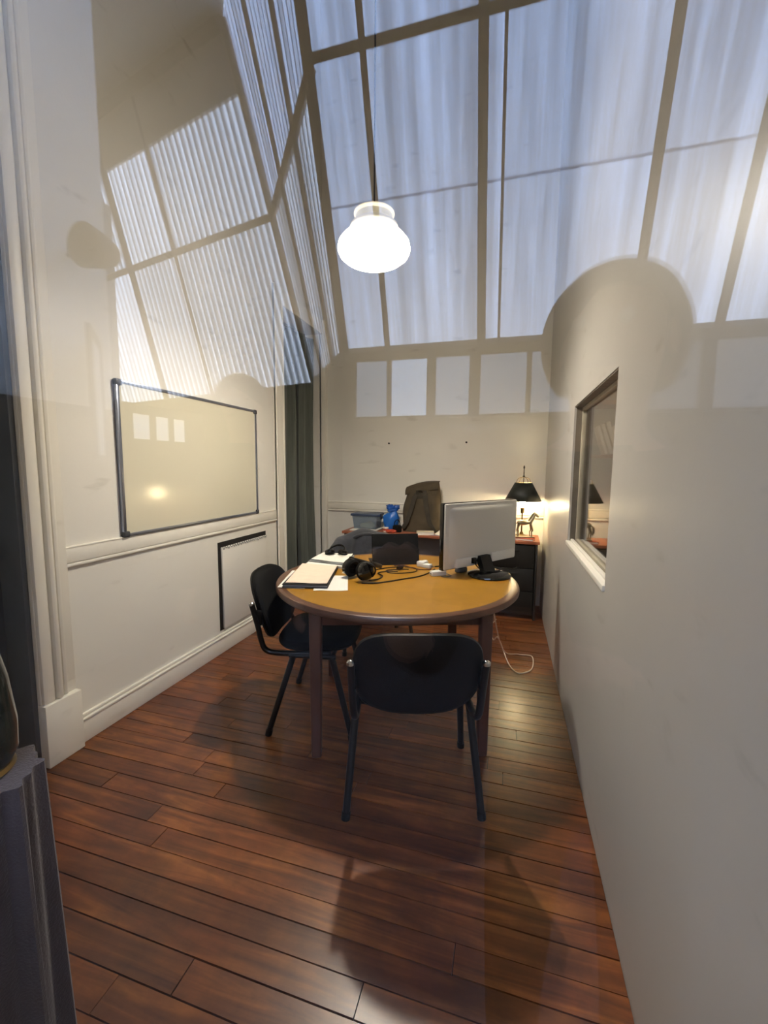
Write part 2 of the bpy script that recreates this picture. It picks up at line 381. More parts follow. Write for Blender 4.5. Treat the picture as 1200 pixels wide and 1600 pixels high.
obj('window_sill', MB().box(GX0-0.04, GX1+0.03, 0.09, 0.23, GZ0-0.03, GZ0+0.04, 0.006), TRIM, win1)
obj('window_head', MB().box(GX0-0.04, GX1+0.03, 0.09, 0.23, GZ1-0.04, GZ1+0.03, 0.006), TRIM, win1)

# near doorway in the left wall
door = struct('door_1', 'dark slate grey door set back beside the fluted casing', None, cat='door')
obj('door_leaf', MB().box(XL-0.17, XL-0.13, DY0, DY1, 0.005, DZ, 0.004), DOORG, door)
pn = MB()
for z0, z1 in ((0.25, 0.95), (1.15, 2.1), (2.3, 3.4)):
    pn.box(XL-0.135, XL-0.118, DY0+0.14, DY1-0.16, z0, z1, 0.010)
obj('door_panel', pn, DOORG, door)
k = obj('door_handle', MB().lathe([(0.0, -0.02), (0.022, -0.018), (0.028, 0.0), (0.022, 0.018), (0.0, 0.022)], 16, mat=Matrix.Translation((XL-0.085, DY1-0.08, 1.0)) @ Matrix.Rotation(math.pi/2, 4, 'Y')), CHROME, door)
obj('handle_neck', MB().tube([(XL-0.135, DY1-0.08, 1.0), (XL-0.10, DY1-0.08, 1.0)], 0.010, 10), CHROME, door)

# fluted casing of that doorway
trim1 = struct('trim_1', 'cream fluted door casing with a plain plinth block', None, cat='trim')
c0, c1 = DY1, 1.492
obj('casing_board', MB().box(XL, XL+0.022, c0, c1, 0.30, 5.9, 0.003), TRIM, trim1)
obj('moulding_strip', MB().box(XL, XL+0.040, c0+0.004, c0+0.056, 0.30, 5.9, 0.010), TRIM, trim1)
obj('moulding_strip', MB().box(XL, XL+0.046, c0+0.066, c0+0.094, 0.30, 5.9, 0.012), TRIM, trim1)
obj('moulding_strip', MB().box(XL, XL+0.034, c0+0.102, c0+0.126, 0.30, 5.9, 0.010), TRIM, trim1)
obj('plinth_block', MB().box(XL, XL+0.052, c0-0.002, c1+0.004, 0.0, 0.30, 0.005), TRIM, trim1)
obj('jamb', MB().box(XL-0.30, XL+0.004, c0-0.022, c0, 0.0, 3.6, 0.002), DOORG, trim1)

# skirting, chair rail, casings
bb = struct('baseboard_left', 'cream moulded skirting board along the left wall', None, cat='skirting')
obj('board', MB().box(XL, XL+0.022, c1, CY0-0.15, 0, 0.118, 0.003), TRIM, bb)
obj('moulding_bead', MB().box(XL, XL+0.028, c1, CY0-0.15, 0.114, 0.128, 0.005), TRIM, bb)
obj('moulding_bead', MB().box(XL, XL+0.016, c1, CY0-0.15, 0.130, 0.147, 0.005), TRIM, bb)
t2 = struct('trim_2', 'cream moulded chair rail below the whiteboard', None, cat='trim')
obj('rail_board', MB().box(XL, XL+0.014, c1, CY0-0.15, 0.925, 1.003, 0.003), TRIM, t2)
obj('moulding_bead', MB().box(XL, XL+0.017, c1, CY0-0.15, 0.905, 0.922, 0.005), TRIM, t2)
obj('moulding_bead', MB().box(XL, XL+0.017, c1, CY0-0.15, 0.996, 1.006, 0.004), TRIM, t2)
t3 = struct('trim_3', 'cream casing of the curtained opening at the end of left wall', None, cat='trim')
obj('casing_board', MB().box(XL, XL+0.022, CY0-0.15, CY0, 0.0, CZ+0.14, 0.003), TRIM, t3)
obj('moulding_strip', MB().box(XL, XL+0.034, CY0-0.15, CY0-0.125, 0.0, CZ+0.14, 0.008), TRIM, t3)
obj('moulding_strip', MB().box(XL, XL+0.030, CY0-0.024, CY0, 0.0, CZ+0.14, 0.008), TRIM, t3)
obj('casing_head', MB().box(XL, XL+0.022, CY0, CY1, CZ, CZ+0.14, 0.003), TRIM, t3)
t4 = struct('trim_4', 'cream chair rail across the back wall', None, cat='trim')
obj('rail_board', MB().box(XL+0.06, XR, YB-0.012, YB, 0.925, 1.003, 0.003), TRIM, t4)
obj('moulding_bead', MB().box(XL+0.06, XR, YB-0.022, YB, 0.900, 0.918, 0.006), TRIM, t4)
obj('moulding_bead', MB().box(XL+0.06, XR, YB-0.018, YB, 0.993, 1.008, 0.005), TRIM, t4)
t5 = struct('trim_5', 'cream corner casing between curtain and back wall', None, cat='trim')
obj('casing_board', MB().box(XL-0.02, XL+0.055, YB-0.06, YB, 0.0, 2.99, 0.006), TRIM, t5)

# curtain in the far opening
ct = thing('curtain', 'dark grey-green full-length curtain hanging in the far left opening', 'curtain', (XL-0.15, 0, 0))
def fold(y): return 0.030*math.sin(y*38)+0.018*math.sin(y*67+1.1)+0.012*math.sin(y*23+2)
def curtain_panel(ya, yb, seed, dx, gather=0.0):
    def fn(u, v):
        yy = ya+(yb-ya)*u; s = math.sin(v*5+seed)
        yy += gather*(math.sin(math.pi*v)**2)*(u)
        return (dx+fold(yy*1.0+seed)*(0.7+0.5*v)+0.01*s, yy+0.008*s, 0.02+(CZ-0.08)*(1-v))
    a = MB().grid(fn, 64, 30)
    return a
for nm, ya_, yb_, sd, dx, ga in (('curtain_leaf', CY0-0.02, 4.08, 0.3, 0.0, -0.03), ('curtain_leaf', 4.10, CY1-0.01, 2.1, 0.045, 0.05)):
    o = obj(nm, curtain_panel(ya_, yb_, sd, dx, ga), CURTAIN, ct)
    md = o.modifiers.new('thickness', 'SOLIDIFY'); md.thickness = 0.004
obj('curtain_rod', MB().tube([(0.0, CY0-0.02, CZ-0.045), (0.0, CY1, CZ-0.045)], 0.012, 12), REVEAL, ct)

# internal window in the right wall
w2 = struct('window_2', 'small internal window in a deep dark wooden reveal', None, cat='window')
gx = XR+0.054
obj('window_frame', MB().box(XR+0.012, gx+0.03, WY1-0.004, WY1+0.008, WZ0, WZ1).box(XR+0.012, gx+0.03, WY0-0.008, WY0+0.004, WZ0, WZ1).box(XR+0.004, gx+0.03, WY0, WY1, WZ1-0.006, WZ1+0.008), REVEAL, w2)
SASH = mat('pale_window_bead', (176, 168, 148), rough=0.5, noise=0.2, nscale=8)
for a in ((WY1-0.024, WY1-0.004, WZ0, WZ1), (WY0+0.004, WY0+0.024, WZ0, WZ1), (WY0, WY1, WZ1-0.026, WZ1-0.006), (WY0, WY1, WZ0+0.004, WZ0+0.022)):
    obj('glazing_bead', MB().box(gx-0.012, gx+0.012, a[0], a[1], a[2], a[3], 0.003), SASH, w2)
obj('glass_pane', MB().box(gx-0.002, gx+0.002, WY0+0.015, WY1-0.015, WZ0+0.012, WZ1-0.015), GLASS_S, w2, smooth=False)
obj('window_sill', MB().box(XR-0.010, XR+0.05, WY0-0.005, WY1+0.012, WZ0-0.018, WZ0+0.006, 0.004), TRIM, w2)
obj('sill_bead', MB().box(XR+0.016, XR+0.034, WY0, WY1, WZ0+0.004, WZ0+0.018, 0.004), TRIM, w2)

# ------------------------------------------------------------------ room seen through the internal window
SX0, SX1, SY0, SY1, SZ = XR+RV, 2.0, 0.9, 4.62, 2.55
m = MB()
m.box(SX0, SX1, SY1, SY1+0.08, 0, SZ); m.box(SX1, SX1+0.08, SY0, SY1, 0, SZ); m.box(SX0, SX1, SY0-0.08, SY0, 0, SZ)
m.box(SX0, SX1, SY0, SY1, SZ, SZ+0.06); m.box(SX0, SX1, SY0, SY1, -0.06, 0)
struct('wall_side_room', 'dim plaster walls of the neighbouring room behind internal window', m, mat('dim_plaster', (150, 138, 118), rough=0.8), smooth=False)
sh = thing('wall_shelf', 'brown wooden wall shelf unit seen through the internal window', 'shelf', (1.05, SY1, 0))
SHW = mat('warm_shelf_wood', (170, 120, 80), rough=0.5, noise=0.2)
obj('shelf_board', MB().box(-0.45, 0.8, -0.28, 0, 1.98, 2.02, 0.003), SHW, sh)
obj('shelf_board', MB().box(-0.45, 0.8, -0.28, 0, 1.50, 1.53, 0.003), SHW, sh)
obj('shelf_bracket', MB().box(-0.40, -0.37, -0.22, 0, 1.44, 1.50, 0.003), SHW, sh)
obj('shelf_bracket', MB().box(0.70, 0.73, -0.22, 0, 1.44, 1.50, 0.003), SHW, sh)
BKC = [(226, 214, 190), (214, 206, 184), (200, 190, 160), (232, 222, 200), (190, 176, 150), (220, 206, 170)]
bx = 0.86
cols = ['cream', 'pale', 'straw-coloured', 'ivory', 'tan', 'buff']
for i in range(6):
    wd = 0.026+0.006*(i % 3); hh = 0.27+0.02*((i*7) % 3)
    bk = thing('book', '%s leaning paperback on shelf behind internal window, %s from the left' % (cols[i], ['first', 'second', 'third', 'fourth', 'fifth', 'sixth'][i]), 'book', (bx, SY1-0.15, 1.532), 0, 'leaning books behind the internal window')
    ly = Matrix.Rotation(math.radians(-18), 4, 'Y')
    obj('cover', MB().box(0, wd, -0.09, 0.09, 0, hh, 0.002, mat=ly), mat('book_cover_%d' % i, BKC[i], rough=0.6), bk)
    obj('pages', MB().box(0.003, wd-0.003, -0.094, 0.086, 0.004, hh-0.004, mat=ly), PAPER, bk, smooth=False)
    bx += wd/math.cos(math.radians(18))+0.012
sl_data = bpy.data.lights.new('side_room_fill', 'POINT'); sl_data.energy = SIDE_ROOM_W; sl_data.color = (1.0, 0.80, 0.55); sl_data.shadow_soft_size = 0.05  # added lamp, out of view, that brightens the room behind the internal window
slo = bpy.data.objects.new('side_room_fill_light', sl_data); COL.objects.link(slo); slo.location = (1.35, 3.3, 2.2)
bl = thing('added_bulb', 'added unseen warm bulb lighting the neighbouring room', 'lamp', (1.35, 3.3, 2.2))
obj('cord', MB().tube([(0, 0, 0.13), (0, 0, 0.35)], 0.004, 8), BLACKP, bl)
obj('socket', MB().lathe([(0.0, 0.15), (0.018, 0.15), (0.02, 0.09), (0.0, 0.09)], 16), BLACKP, bl)
slo.parent = bl; slo.location = (0, 0, 0)

# ------------------------------------------------------------------ whiteboard and hatch on the left wall
wbd = thing('whiteboard', 'large enamel whiteboard in an aluminium frame on left wall', 'whiteboard', (XL, 0, 0))
wy0, wy1, wz0, wz1 = 1.812, 3.125, 1.004, 1.852
obj('writing_surface', MB().box(0.004, 0.016, wy0+0.01, wy1-0.01, wz0+0.01, wz1-0.01), BOARD, wbd, smooth=False)
obj('frame_rail', MB().box(0.0, 0.024, wy0, wy1, wz0, wz0+0.018, 0.004), ALU, wbd)
obj('frame_rail', MB().box(0.0, 0.024, wy0, wy1, wz1-0.018, wz1, 0.004), ALU, wbd)
obj('frame_stile', MB().box(0.0, 0.024, wy0, wy0+0.020, wz0, wz1, 0.004), ALU, wbd)
obj('frame_stile', MB().box(0.0, 0.024, wy1-0.020, wy1, wz0, wz1, 0.004), ALU, wbd)
CAPM = mat('dark_grey_corner_plastic', (58, 60, 66), rough=0.5)
for yy in (wy0, wy1-0.034):
    for zz in (wz0-0.003, wz1-0.031):
        obj('corner_cap', MB().box(-0.0, 0.029, yy-0.003+(0.003 if yy > 2 else 0), yy+0.037, zz, zz+0.034, 0.007), CAPM, wbd)

ht = thing('wall_hatch', 'ill-fitting white hatch panel with black gaps above the skirting', 'hatch', (XL, 0, 0))
obj('dark_surround', MB().box(0.0, 0.004, 2.612, 3.255, 0.168, 0.835), DARKGAP, ht, smooth=False)
pm = Matrix.Translation((0.010, 2.93, 0.0)) @ Matrix.Rotation(math.radians(0.4), 4, 'X')
obj('panel', MB().box(-0.008, 0.008, -0.283, 0.315, 0.176, 0.797, 0.004, mat=pm), PAINT, ht)
lc = MB()
for i in range(20):
    yy = 2.645+i*0.030; rr_ = random.Random(i)
    lc.tube(smoothpath([(0.020, yy, 0.800), (0.024, yy+0.008, 0.790-rr_.random()*0.012), (0.021, yy+0.02, 0.780+rr_.random()*0.01), (0.020, yy+0.030, 0.798)], 4), 0.0025, 5)
o = obj('torn_edge_strip', lc, GREYC, ht); o['label'] = 'frayed grey paper along the top edge'

# ------------------------------------------------------------------ pendant lamp
PX, PY, PZ = -0.752, 2.36, 2.505
OPAL = bpy.data.materials.new('lit_opal_glass'); OPAL.use_nodes = True      # thin opal glass: passes most of the bulb's light and glows
nt = OPAL.node_tree; nt.nodes.clear(); o_ = nt.nodes.new('ShaderNodeOutputMaterial'); mx_ = nt.nodes.new('ShaderNodeMixShader'); mx_.inputs[0].default_value = 0.28
tr_ = nt.nodes.new('ShaderNodeBsdfTransparent'); ad_ = nt.nodes.new('ShaderNodeAddShader'); tl_ = nt.nodes.new('ShaderNodeBsdfTranslucent'); em_ = nt.nodes.new('ShaderNodeEmission')
tl_.inputs[0].default_value = (0.25, 0.25, 0.24, 1); em_.inputs[0].default_value = lin((255, 244, 226))+(1,); em_.inputs[1].default_value = PENDANT_GLOW
mr_ = nt.nodes.new('ShaderNodeMapRange')   # the glass is clearest around its underside
po_ = nt.nodes.new('ShaderNodeSeparateXYZ'); tc_ = nt.nodes.new('ShaderNodeTexCoord'); nt.links.new(tc_.outputs['Object'], po_.inputs[0])
mr_.inputs[1].default_value = 0.001; mr_.inputs[2].default_value = 0.030; mr_.inputs[3].default_value = 0.26; mr_.inputs[4].default_value = 0.96
nt.links.new(po_.outputs['Z'], mr_.inputs[0]); nt.links.new(mr_.outputs[0], mx_.inputs[0])
nt.links.new(tl_.outputs[0], ad_.inputs[0]); nt.links.new(em_.outputs[0], ad_.inputs[1]); nt.links.new(tr_.outputs[0], mx_.inputs[1]); nt.links.new(ad_.outputs[0], mx_.inputs[2]); nt.links.new(mx_.outputs[0], o_.inputs[0])
OPAL2 = mat('dim_opal_glass', (240, 232, 205), rough=0.3, emis=(255, 240, 205), estr=0.30)
pl = thing('pendant_lamp', 'lit white opal glass pendant lamp with stepped shade', 'lamp', (PX, PY, PZ))
obj('glass_shade', MB().lathe([(0.0, 0.0), (0.054, 0.002), (0.107, 0.011), (0.160, 0.033), (0.189, 0.056), (0.198, 0.076), (0.195, 0.082), (0.198, 0.088), (0.192, 0.112), (0.172, 0.136), (0.144, 0.153), (0.130, 0.157)], 48), OPAL, pl)
obj('shade_tier', MB().lathe([(0.130, 0.155), (0.137, 0.162), (0.137, 0.180), (0.131, 0.200), (0.114, 0.215), (0.104, 0.219)], 48), mat('bright_opal_glass', (250, 245, 230), rough=0.3, emis=(255, 240, 210), estr=0.25), pl)
obj('shade_neck', MB().lathe([(0.104, 0.217), (0.100, 0.226), (0.101, 0.252), (0.111, 0.262), (0.111, 0.268), (0.104, 0.272), (0.02, 0.268)], 48), OPAL2, pl)
obj('lamp_holder', MB().lathe([(0.0, 0.30), (0.008, 0.30), (0.016, 0.285), (0.020, 0.26), (0.020, 0.160), (0.0, 0.160)], 20), WHITEP, pl)
obj('cord', MB().tube([(0, 0, 0.295), (0.0, 0, ZC-PZ-0.03)], 0.0045, 8), mat('dark_cord', (70, 72, 84), rough=0.7), pl)
obj('ceiling_rose', MB().lathe([(0.0, ZC-PZ-0.04), (0.03, ZC-PZ-0.04), (0.06, ZC-PZ-0.015), (0.062, ZC-PZ), (0, ZC-PZ)], 24), WHITEP, pl)
obj('bulb', MB().lathe([(0.0, 0.040), (0.022, 0.044), (0.036, 0.062), (0.040, 0.082), (0.034, 0.106), (0.02, 0.135), (0.016, 0.16), (0.0, 0.16)], 20), mat('frosted_bulb', (255, 248, 235), rough=0.3, emis=(255, 244, 226), estr=PENDANT_W/(4*math.pi**2*0.04**2)), pl)

# ------------------------------------------------------------------ round table
TZ = 0.785; TC = (-0.580, 2.275); TR = 0.662
tb = thing('round_table', 'round table with mustard top, dark wood rim and square legs', 'table', (TC[0], TC[1], 0), math.radians(17.8))
obj('table_top', MB().lathe([(0.0, TZ-0.012), (TR-0.042, TZ-0.012), (TR-0.042, TZ-0.0005), (TR-0.045, TZ), (0.0, TZ)], 96), TABLETOP, tb)
obj('rim', MB().lathe([(TR-0.043, TZ-0.036), (TR-0.008, TZ-0.036), (TR, TZ-0.028), (TR+0.001, TZ-0.012), (TR-0.004, TZ-0.003), (TR-0.012, TZ-0.0002), (TR-0.042, TZ-0.0002), (TR-0.042, TZ-0.036)], 96), RIMWOOD, tb)
for s in (-1, 1):
    obj('apron', MB().box(-0.375, 0.375, s*0.405-0.011, s*0.405+0.011, TZ-0.125, TZ-0.031, 0.002), DARKWOOD, tb)
    obj('apron', MB().box(s*0.405-0.011, s*0.405+0.011, -0.375, 0.375, TZ-0.125, TZ-0.031, 0.002), DARKWOOD, tb)
obj('under_board', MB().lathe([(0.0, TZ-0.030), (TR-0.06, TZ-0.030), (TR-0.06, TZ-0.0125), (0.0, TZ-0.0125)], 64), DARKWOOD, tb)
for sx, sy in ((-1, -1), (1, -1), (-1, 1), (1, 1)):
    lg = MB(); cx, cy = sx*0.403, sy*0.403
    lg.box(cx-0.030, cx+0.030, cy-0.030, cy+0.030, 0.0, TZ-0.030, 0.010, seg=3)
    for i, v in enumerate(lg.v):
        kk = 0.78+0.22*min(1, v[2]/0.5)
        lg.v[i] = (cx+(v[0]-cx)*kk, cy+(v[1]-cy)*kk, v[2])
    obj('leg', lg, DARKWOOD, tb)

# ------------------------------------------------------------------ visitor chairs
CHG = 'black visitor chairs around the round table'
def make_chair(label):
    c = thing('visitor_chair', label, 'chair', group=CHG)
    # seat
    so = superellipse(0.235, 0.215, 44, 3.6, -0.05)
    def seatf(x, y, h): return (x, y+0.005, 0.452+h-0.012*(1-min(1, (x*x+y*y)/0.05))+0.008*(y/0.2)**2*(1 if y > 0 else 0.3)-(0.016 if y > 0.15 else 0)*((y-0.15)/0.065)**2)
    obj('seat', MB().cushion(so, [(0.90, 0.0), (0.975, 0.004), (1.0, 0.016), (1.0, 0.030), (0.97, 0.042), (0.88, 0.049), (0.6, 0.052), (0.3, 0.053)], seatf), BLACKF, c)
    obj('seat_shell', MB().cushion(superellipse(0.225, 0.205, 40, 3.6, -0.05), [(0.55, -0.016), (0.88, -0.014), (0.97, -0.006), (1.0, 0.004)], lambda x, y, h: (x, y+0.005, 0.450+h)), BLACKP, c)
    # backrest
    bo = superellipse(0.244, 0.178, 56, 3.5, 0.0)
    def backf(x, y, h):
        zz = y; xx = x*(1-0.05*max(0, zz/0.178)**2 - 0.10*max(0, -zz/0.178)**2)
        cur = 0.75*xx*xx
        lean = -0.16*(zz)
        return (xx, -0.312+cur-zz*0.30+h, 0.646+zz)
    obj('backrest', MB().cushion(bo, [(0.95, 0.0), (0.995, 0.006), (0.99, 0.018), (0.94, 0.030), (0.8, 0.037), (0.5, 0.040), (0.25, 0.041)], backf), BLACKF, c)
    obj('back_shell', MB().cushion(bo, [(0.3, -0.015), (0.6, -0.0145), (0.9, -0.012), (0.985, -0.006), (1.0, 0.003)], backf), BLACKP, c)
    for s in (-1, 1):
        # back upright: runs under the seat, turns up and carries the back
        path = smoothpath([(s*0.222, 0.10, 0.434), (s*0.228, -0.05, 0.432), (s*0.232, -0.19, 0.432), (s*0.237, -0.242, 0.450), (s*0.241, -0.262, 0.500), (s*0.244, -0.278, 0.58), (s*0.247, -0.306, 0.690)], 6)
        u = obj('back_upright', MB().tube(path, 0.0145, 10), BLACKM, c)
        obj('end_cap', MB().lathe([(0.0, 0.0), (0.0152, 0.0), (0.0152, 0.010), (0.010, 0.016), (0.0, 0.018)], 14, (s*0.247, -0.307, 0.686)), CHROME, u)
        obj('bracket', MB().box(s*0.238-0.010, s*0.238+0.010, -0.288, -0.255, 0.58, 0.66, 0.004), BLACKP, u)
        for fy, ty in ((-0.222, -0.095), (0.220, 0.110)):
            l = obj('leg', MB().tube([(s*0.272, fy, 0.010), (s*0.236, ty, 0.420)], [0.0150, 0.0165], 10), BLACKM, c)
            obj('foot_cap', MB().tube([(s*0.2728, fy, 0.0), (s*0.2705, fy*0.975, 0.028)], [0.0180, 0.0180], 10), BLACKP, l)
        obj('side_rail', MB().tube([(s*0.236, -0.115, 0.423), (s*0.236, 0.13, 0.423)], 0.012, 10), BLACKM, c)
    for yy in (-0.095, 0.11):
        obj('cross_bar', MB().tube([(-0.236, yy, 0.423), (0.236, yy, 0.423)], 0.0105, 10), BLACKM, c)
    return c
ch1 = make_chair('black visitor chair nearest the viewer, its back turned to us')
ch1.location = (-0.373, 1.748, 0); ch1.rotation_euler = (0, 0, math.radians(16.8))
ch2 = copy_tree(ch1); ch2['label'] = 'black visitor chair left of the table, facing right toward it'
ch2.location = (-0.985, 2.150, 0); ch2.rotation_euler = (0, 0, math.radians(-79))
ch3 = copy_tree(ch1); ch3['label'] = 'black visitor chair behind the table with a jacket over its back'
ch3.location = (-1.00, 3.16, 0); ch3.rotation_euler = (0, 0, math.radians(212))

# jacket over the far chair's back
JK = mat('charcoal_cloth', (58, 60, 66), rough=0.95, noise=0.25, nscale=14, bump=0.6, bscale=30, sheen=0.3)
jk = thing('jacket', 'charcoal jacket draped over the back of the far chair', 'jacket', ch3.location[:], ch3.rotation_euler[2])
def jacket(u, v):
    # u across, v from front hem over the top to the rear hem
    x = (u-0.5)*0.60
    top = 0.862-0.55*abs(x)**1.6*1.1-max(0, abs(x)-0.24)*0.8
    k = (v-0.5)*2
    dr = abs(k)
    ang = min(1.0, dr/0.18)
    yy = -0.318+0.75*x*x+(0.052 if k < 0 else -0.050)*math.sin(ang*math.pi/2)*(1 if True else 0)
    z = top-(1-math.cos(ang*math.pi/2))*0.05-max(0, dr-0.18)*0.50
    w = 0.010*math.sin(x*34+v*6)+0.008*math.sin(x*61+2+v*9)
    yy += w*(0.4+dr)*(1 if k < 0 else -1)*0.9 - (0.02*dr if k >= 0 else -0.012*dr)
    return (x*(1+0.05*math.sin(v*7)), yy, max(0.42, z+0.006*math.sin(x*25+1)))
jo = obj('jacket_body', MB().grid(jacket, 44, 40), JK, jk)
md = jo.modifiers.new('thickness', 'SOLIDIFY'); md.thickness = 0.008; md.offset = 1
obj('collar', MB().tube(smoothpath([(-0.12, -0.262, 0.800), (-0.06, -0.256, 0.826), (0.0, -0.262, 0.832), (0.06, -0.256, 0.826), (0.12, -0.262, 0.800)], 6), 0.013, 8), JK, jk)

# ------------------------------------------------------------------ back desk
DZT = 0.740
dk = thing('desk', 'long desk with red-brown top and black end panels against back wall', 'desk', (-0.655, 4.262, 0), math.radians(-1.6))
obj('desk_top', MB().box(-0.965, 0.965, -0.232, 0.190, DZT-0.026, DZT, 0.003), DESKWOOD, dk)
obj('side_panel', MB().box(0.930, 0.950, -0.215, 0.18, 0.0, DZT-0.026, 0.002), DESKBLK, dk)
obj('side_panel', MB().box(-0.945, -0.925, -0.215, 0.18, 0.0, DZT-0.026, 0.002), DESKBLK, dk)
obj('drawer_unit', MB().box(0.52, 0.928, -0.195, 0.17, 0.04, DZT-0.028, 0.004), DESKBLK, dk)
for i in range(3):
    dw = obj('drawer_front', MB().box(0.525, 0.923, -0.212, -0.196, 0.06+i*0.215, 0.265+i*0.215, 0.003), DESKBLK, dk)
    obj('handle', MB().tube([(0.66, -0.222, 0.22+i*0.215), (0.79, -0.222, 0.22+i*0.215)], 0.005, 8), BLACKM, dw)
obj('modesty_panel', MB().box(-0.92, 0.52, 0.10, 0.118, 0.36, DZT-0.028, 0.002), mat('grey_panel', (128, 122, 116), rough=0.6), dk)
obj('keyboard_bracket', MB().box(-0.42, -0.20, -0.18, 0.0, DZT-0.065, DZT-0.027, 0.004), DESKBLK, dk)

# desk lamp
lx, ly = 0.150, 4.275
GRN = mat('black_green_lampshade', (26, 30, 26), rough=0.55)
INN = mat('cream_shade_lining', (244, 232, 196), rough=0.7)
BRS = mat('aged_brass', (112, 92, 56), rough=0.35, metal=0.9)
dl = thing('desk_lamp', 'lit table lamp with black conical shade and tall finial', 'lamp', (lx, ly, DZT))
obj('base', MB().lathe([(0.0, 0.0), (0.066, 0.0), (0.068, 0.008), (0.05, 0.018), (0.02, 0.026), (0.012, 0.05), (0.0, 0.05)], 28), BRS, dl)
obj('stem', MB().tube([(0, 0, 0.02), (0, 0, 0.24)], 0.007, 10), BRS, dl)
obj('bulb_socket', MB().lathe([(0.0, 0.23), (0.016, 0.23), (0.018, 0.285), (0.0, 0.285)], 16), BRS, dl)
sho = obj('lamp_shade', MB().lathe([(0.168, 0.350), (0.078, 0.522)], 48, cap=False), GRN, dl, recalc=False)
md = sho.modifiers.new('thickness', 'SOLIDIFY'); md.thickness = 0.0015; md.offset = 1
obj('shade_lining', MB().lathe([(0.1655, 0.351), (0.0760, 0.521)], 48, cap=False), INN, dl, recalc=False)
hp = MB()
for a in range(4):
    A = a*math.pi/2+0.5
    hp.tube(smoothpath([(0.076*math.cos(A), 0.076*math.sin(A), 0.520), (0.060*math.cos(A), 0.060*math.sin(A), 0.558), (0.012*math.cos(A), 0.012*math.sin(A), 0.575)], 5), 0.0022, 6)
obj('shade_carrier', hp, BRS, dl)
obj('finial', MB().lathe([(0.0, 0.405), (0.004, 0.405), (0.004, 0.57), (0.012, 0.574), (0.010, 0.584), (0.005, 0.59), (0.0045, 0.655), (0.009, 0.662), (0.007, 0.675), (0.003, 0.684), (0.0, 0.688)], 14), mat('dark_bronze', (50, 40, 28), rough=0.4, metal=0.7), dl)
BULB = mat('lit_bulb_glass', (255, 240, 205), rough=0.3, emis=(255, 232, 180), estr=DESK_BULB)
obj('bulb', MB().lathe([(0.0, 0.405), (0.016, 0.400), (0.028, 0.38), (0.031, 0.355), (0.026, 0.33), (0.015, 0.302), (0.012, 0.286), (0.0, 0.286)], 20), BULB, dl)
# horse figurine in front of the lamp
SIL = mat('tarnished_silver', (150, 142, 122), rough=0.3, metal=0.9)
hs = thing('horse_figurine', 'small silver horse figurine standing in front of the desk lamp', 'figurine', (0.178, 4.095, DZT+0.022), math.radians(8))
hb = MB()
hb.tube(smoothpath([(-0.075, 0, 0.130), (-0.045, 0, 0.138), (0.0, 0, 0.134), (0.030, 0, 0.140), (0.050, 0, 0.150)], 4), [0.012]+[0.020+0.006*math.sin(i*0.5) for i in range(14)]+[0.022, 0.017], 12)
hb.tube(smoothpath([(0.036, 0, 0.140), (0.056, 0, 0.172), (0.072, 0, 0.205), (0.080, 0, 0.216)], 4), [0.021, 0.020, 0.019, 0.018, 0.017, 0.016, 0.015, 0.014, 0.013, 0.013, 0.012, 0.012, 0.010], 10)
hb.tube(smoothpath([(0.070, 0, 0.216), (0.086, 0, 0.214), (0.104, 0, 0.199), (0.112, 0, 0.192)], 3), [0.012, 0.013, 0.0135, 0.013, 0.012, 0.011, 0.010, 0.0095, 0.009, 0.007], 10)
hb.tube([(0.072, 0.007, 0.224), (0.075, 0.009, 0.240)], [0.005, 0.001], 6); hb.tube([(0.072, -0.007, 0.224), (0.075, -0.009, 0.240)], [0.005, 0.001], 6)
for x0, x1, x2, s in ((0.045, 0.050, 0.044, 1), (0.040, 0.062, 0.056, -1), (-0.060, -0.066, -0.056, 1), (-0.056, -0.080, -0.072, -1)):
    hb.tube(smoothpath([(x0, s*0.012, 0.130), (x1, s*0.013, 0.070), (x2-0.004, s*0.013, 0.058), (x2, s*0.013, 0.010)], 3), [0.013, 0.011, 0.009, 0.007, 0.0065, 0.006, 0.0055, 0.005, 0.005, 0.006], 8)
obj('horse_body', hb, SIL, hs)
obj('mane', MB().tube(smoothpath([(0.066, 0, 0.226), (0.052, 0, 0.205), (0.034, 0, 0.170), (0.022, 0, 0.158)], 4), 0.0065, 6), mat('dark_silver', (80, 74, 60), rough=0.4, metal=0.8), hs)
obj('tail', MB().tube(smoothpath([(-0.072, 0, 0.136), (-0.092, 0, 0.120), (-0.096, 0, 0.080), (-0.090, 0, 0.050)], 4), [0.005]*4+[0.008]*6+[0.005]*3, 6), SIL, hs)
obj('base_plate', MB().box(-0.09, 0.08, -0.03, 0.03, 0.0, 0.012, 0.004), SIL, hs)
rb = thing('red_book', 'small thin red book lying under the horse figurine', 'book', (0.165, 4.090, DZT), math.radians(-12))
RED = mat('red_cover', (176, 62, 34), rough=0.5)
obj('cover', MB().box(-0.115, 0.095, -0.058, 0.060, 0.0, 0.003).box(-0.115, 0.095, -0.058, 0.060, 0.018, 0.021).box(-0.115, -0.111, -0.058, 0.060, 0.0, 0.021), RED, rb, smooth=False)
obj('pages', MB().box(-0.110, 0.091, -0.054, 0.056, 0.003, 0.018), PAPER, rb, smooth=False)

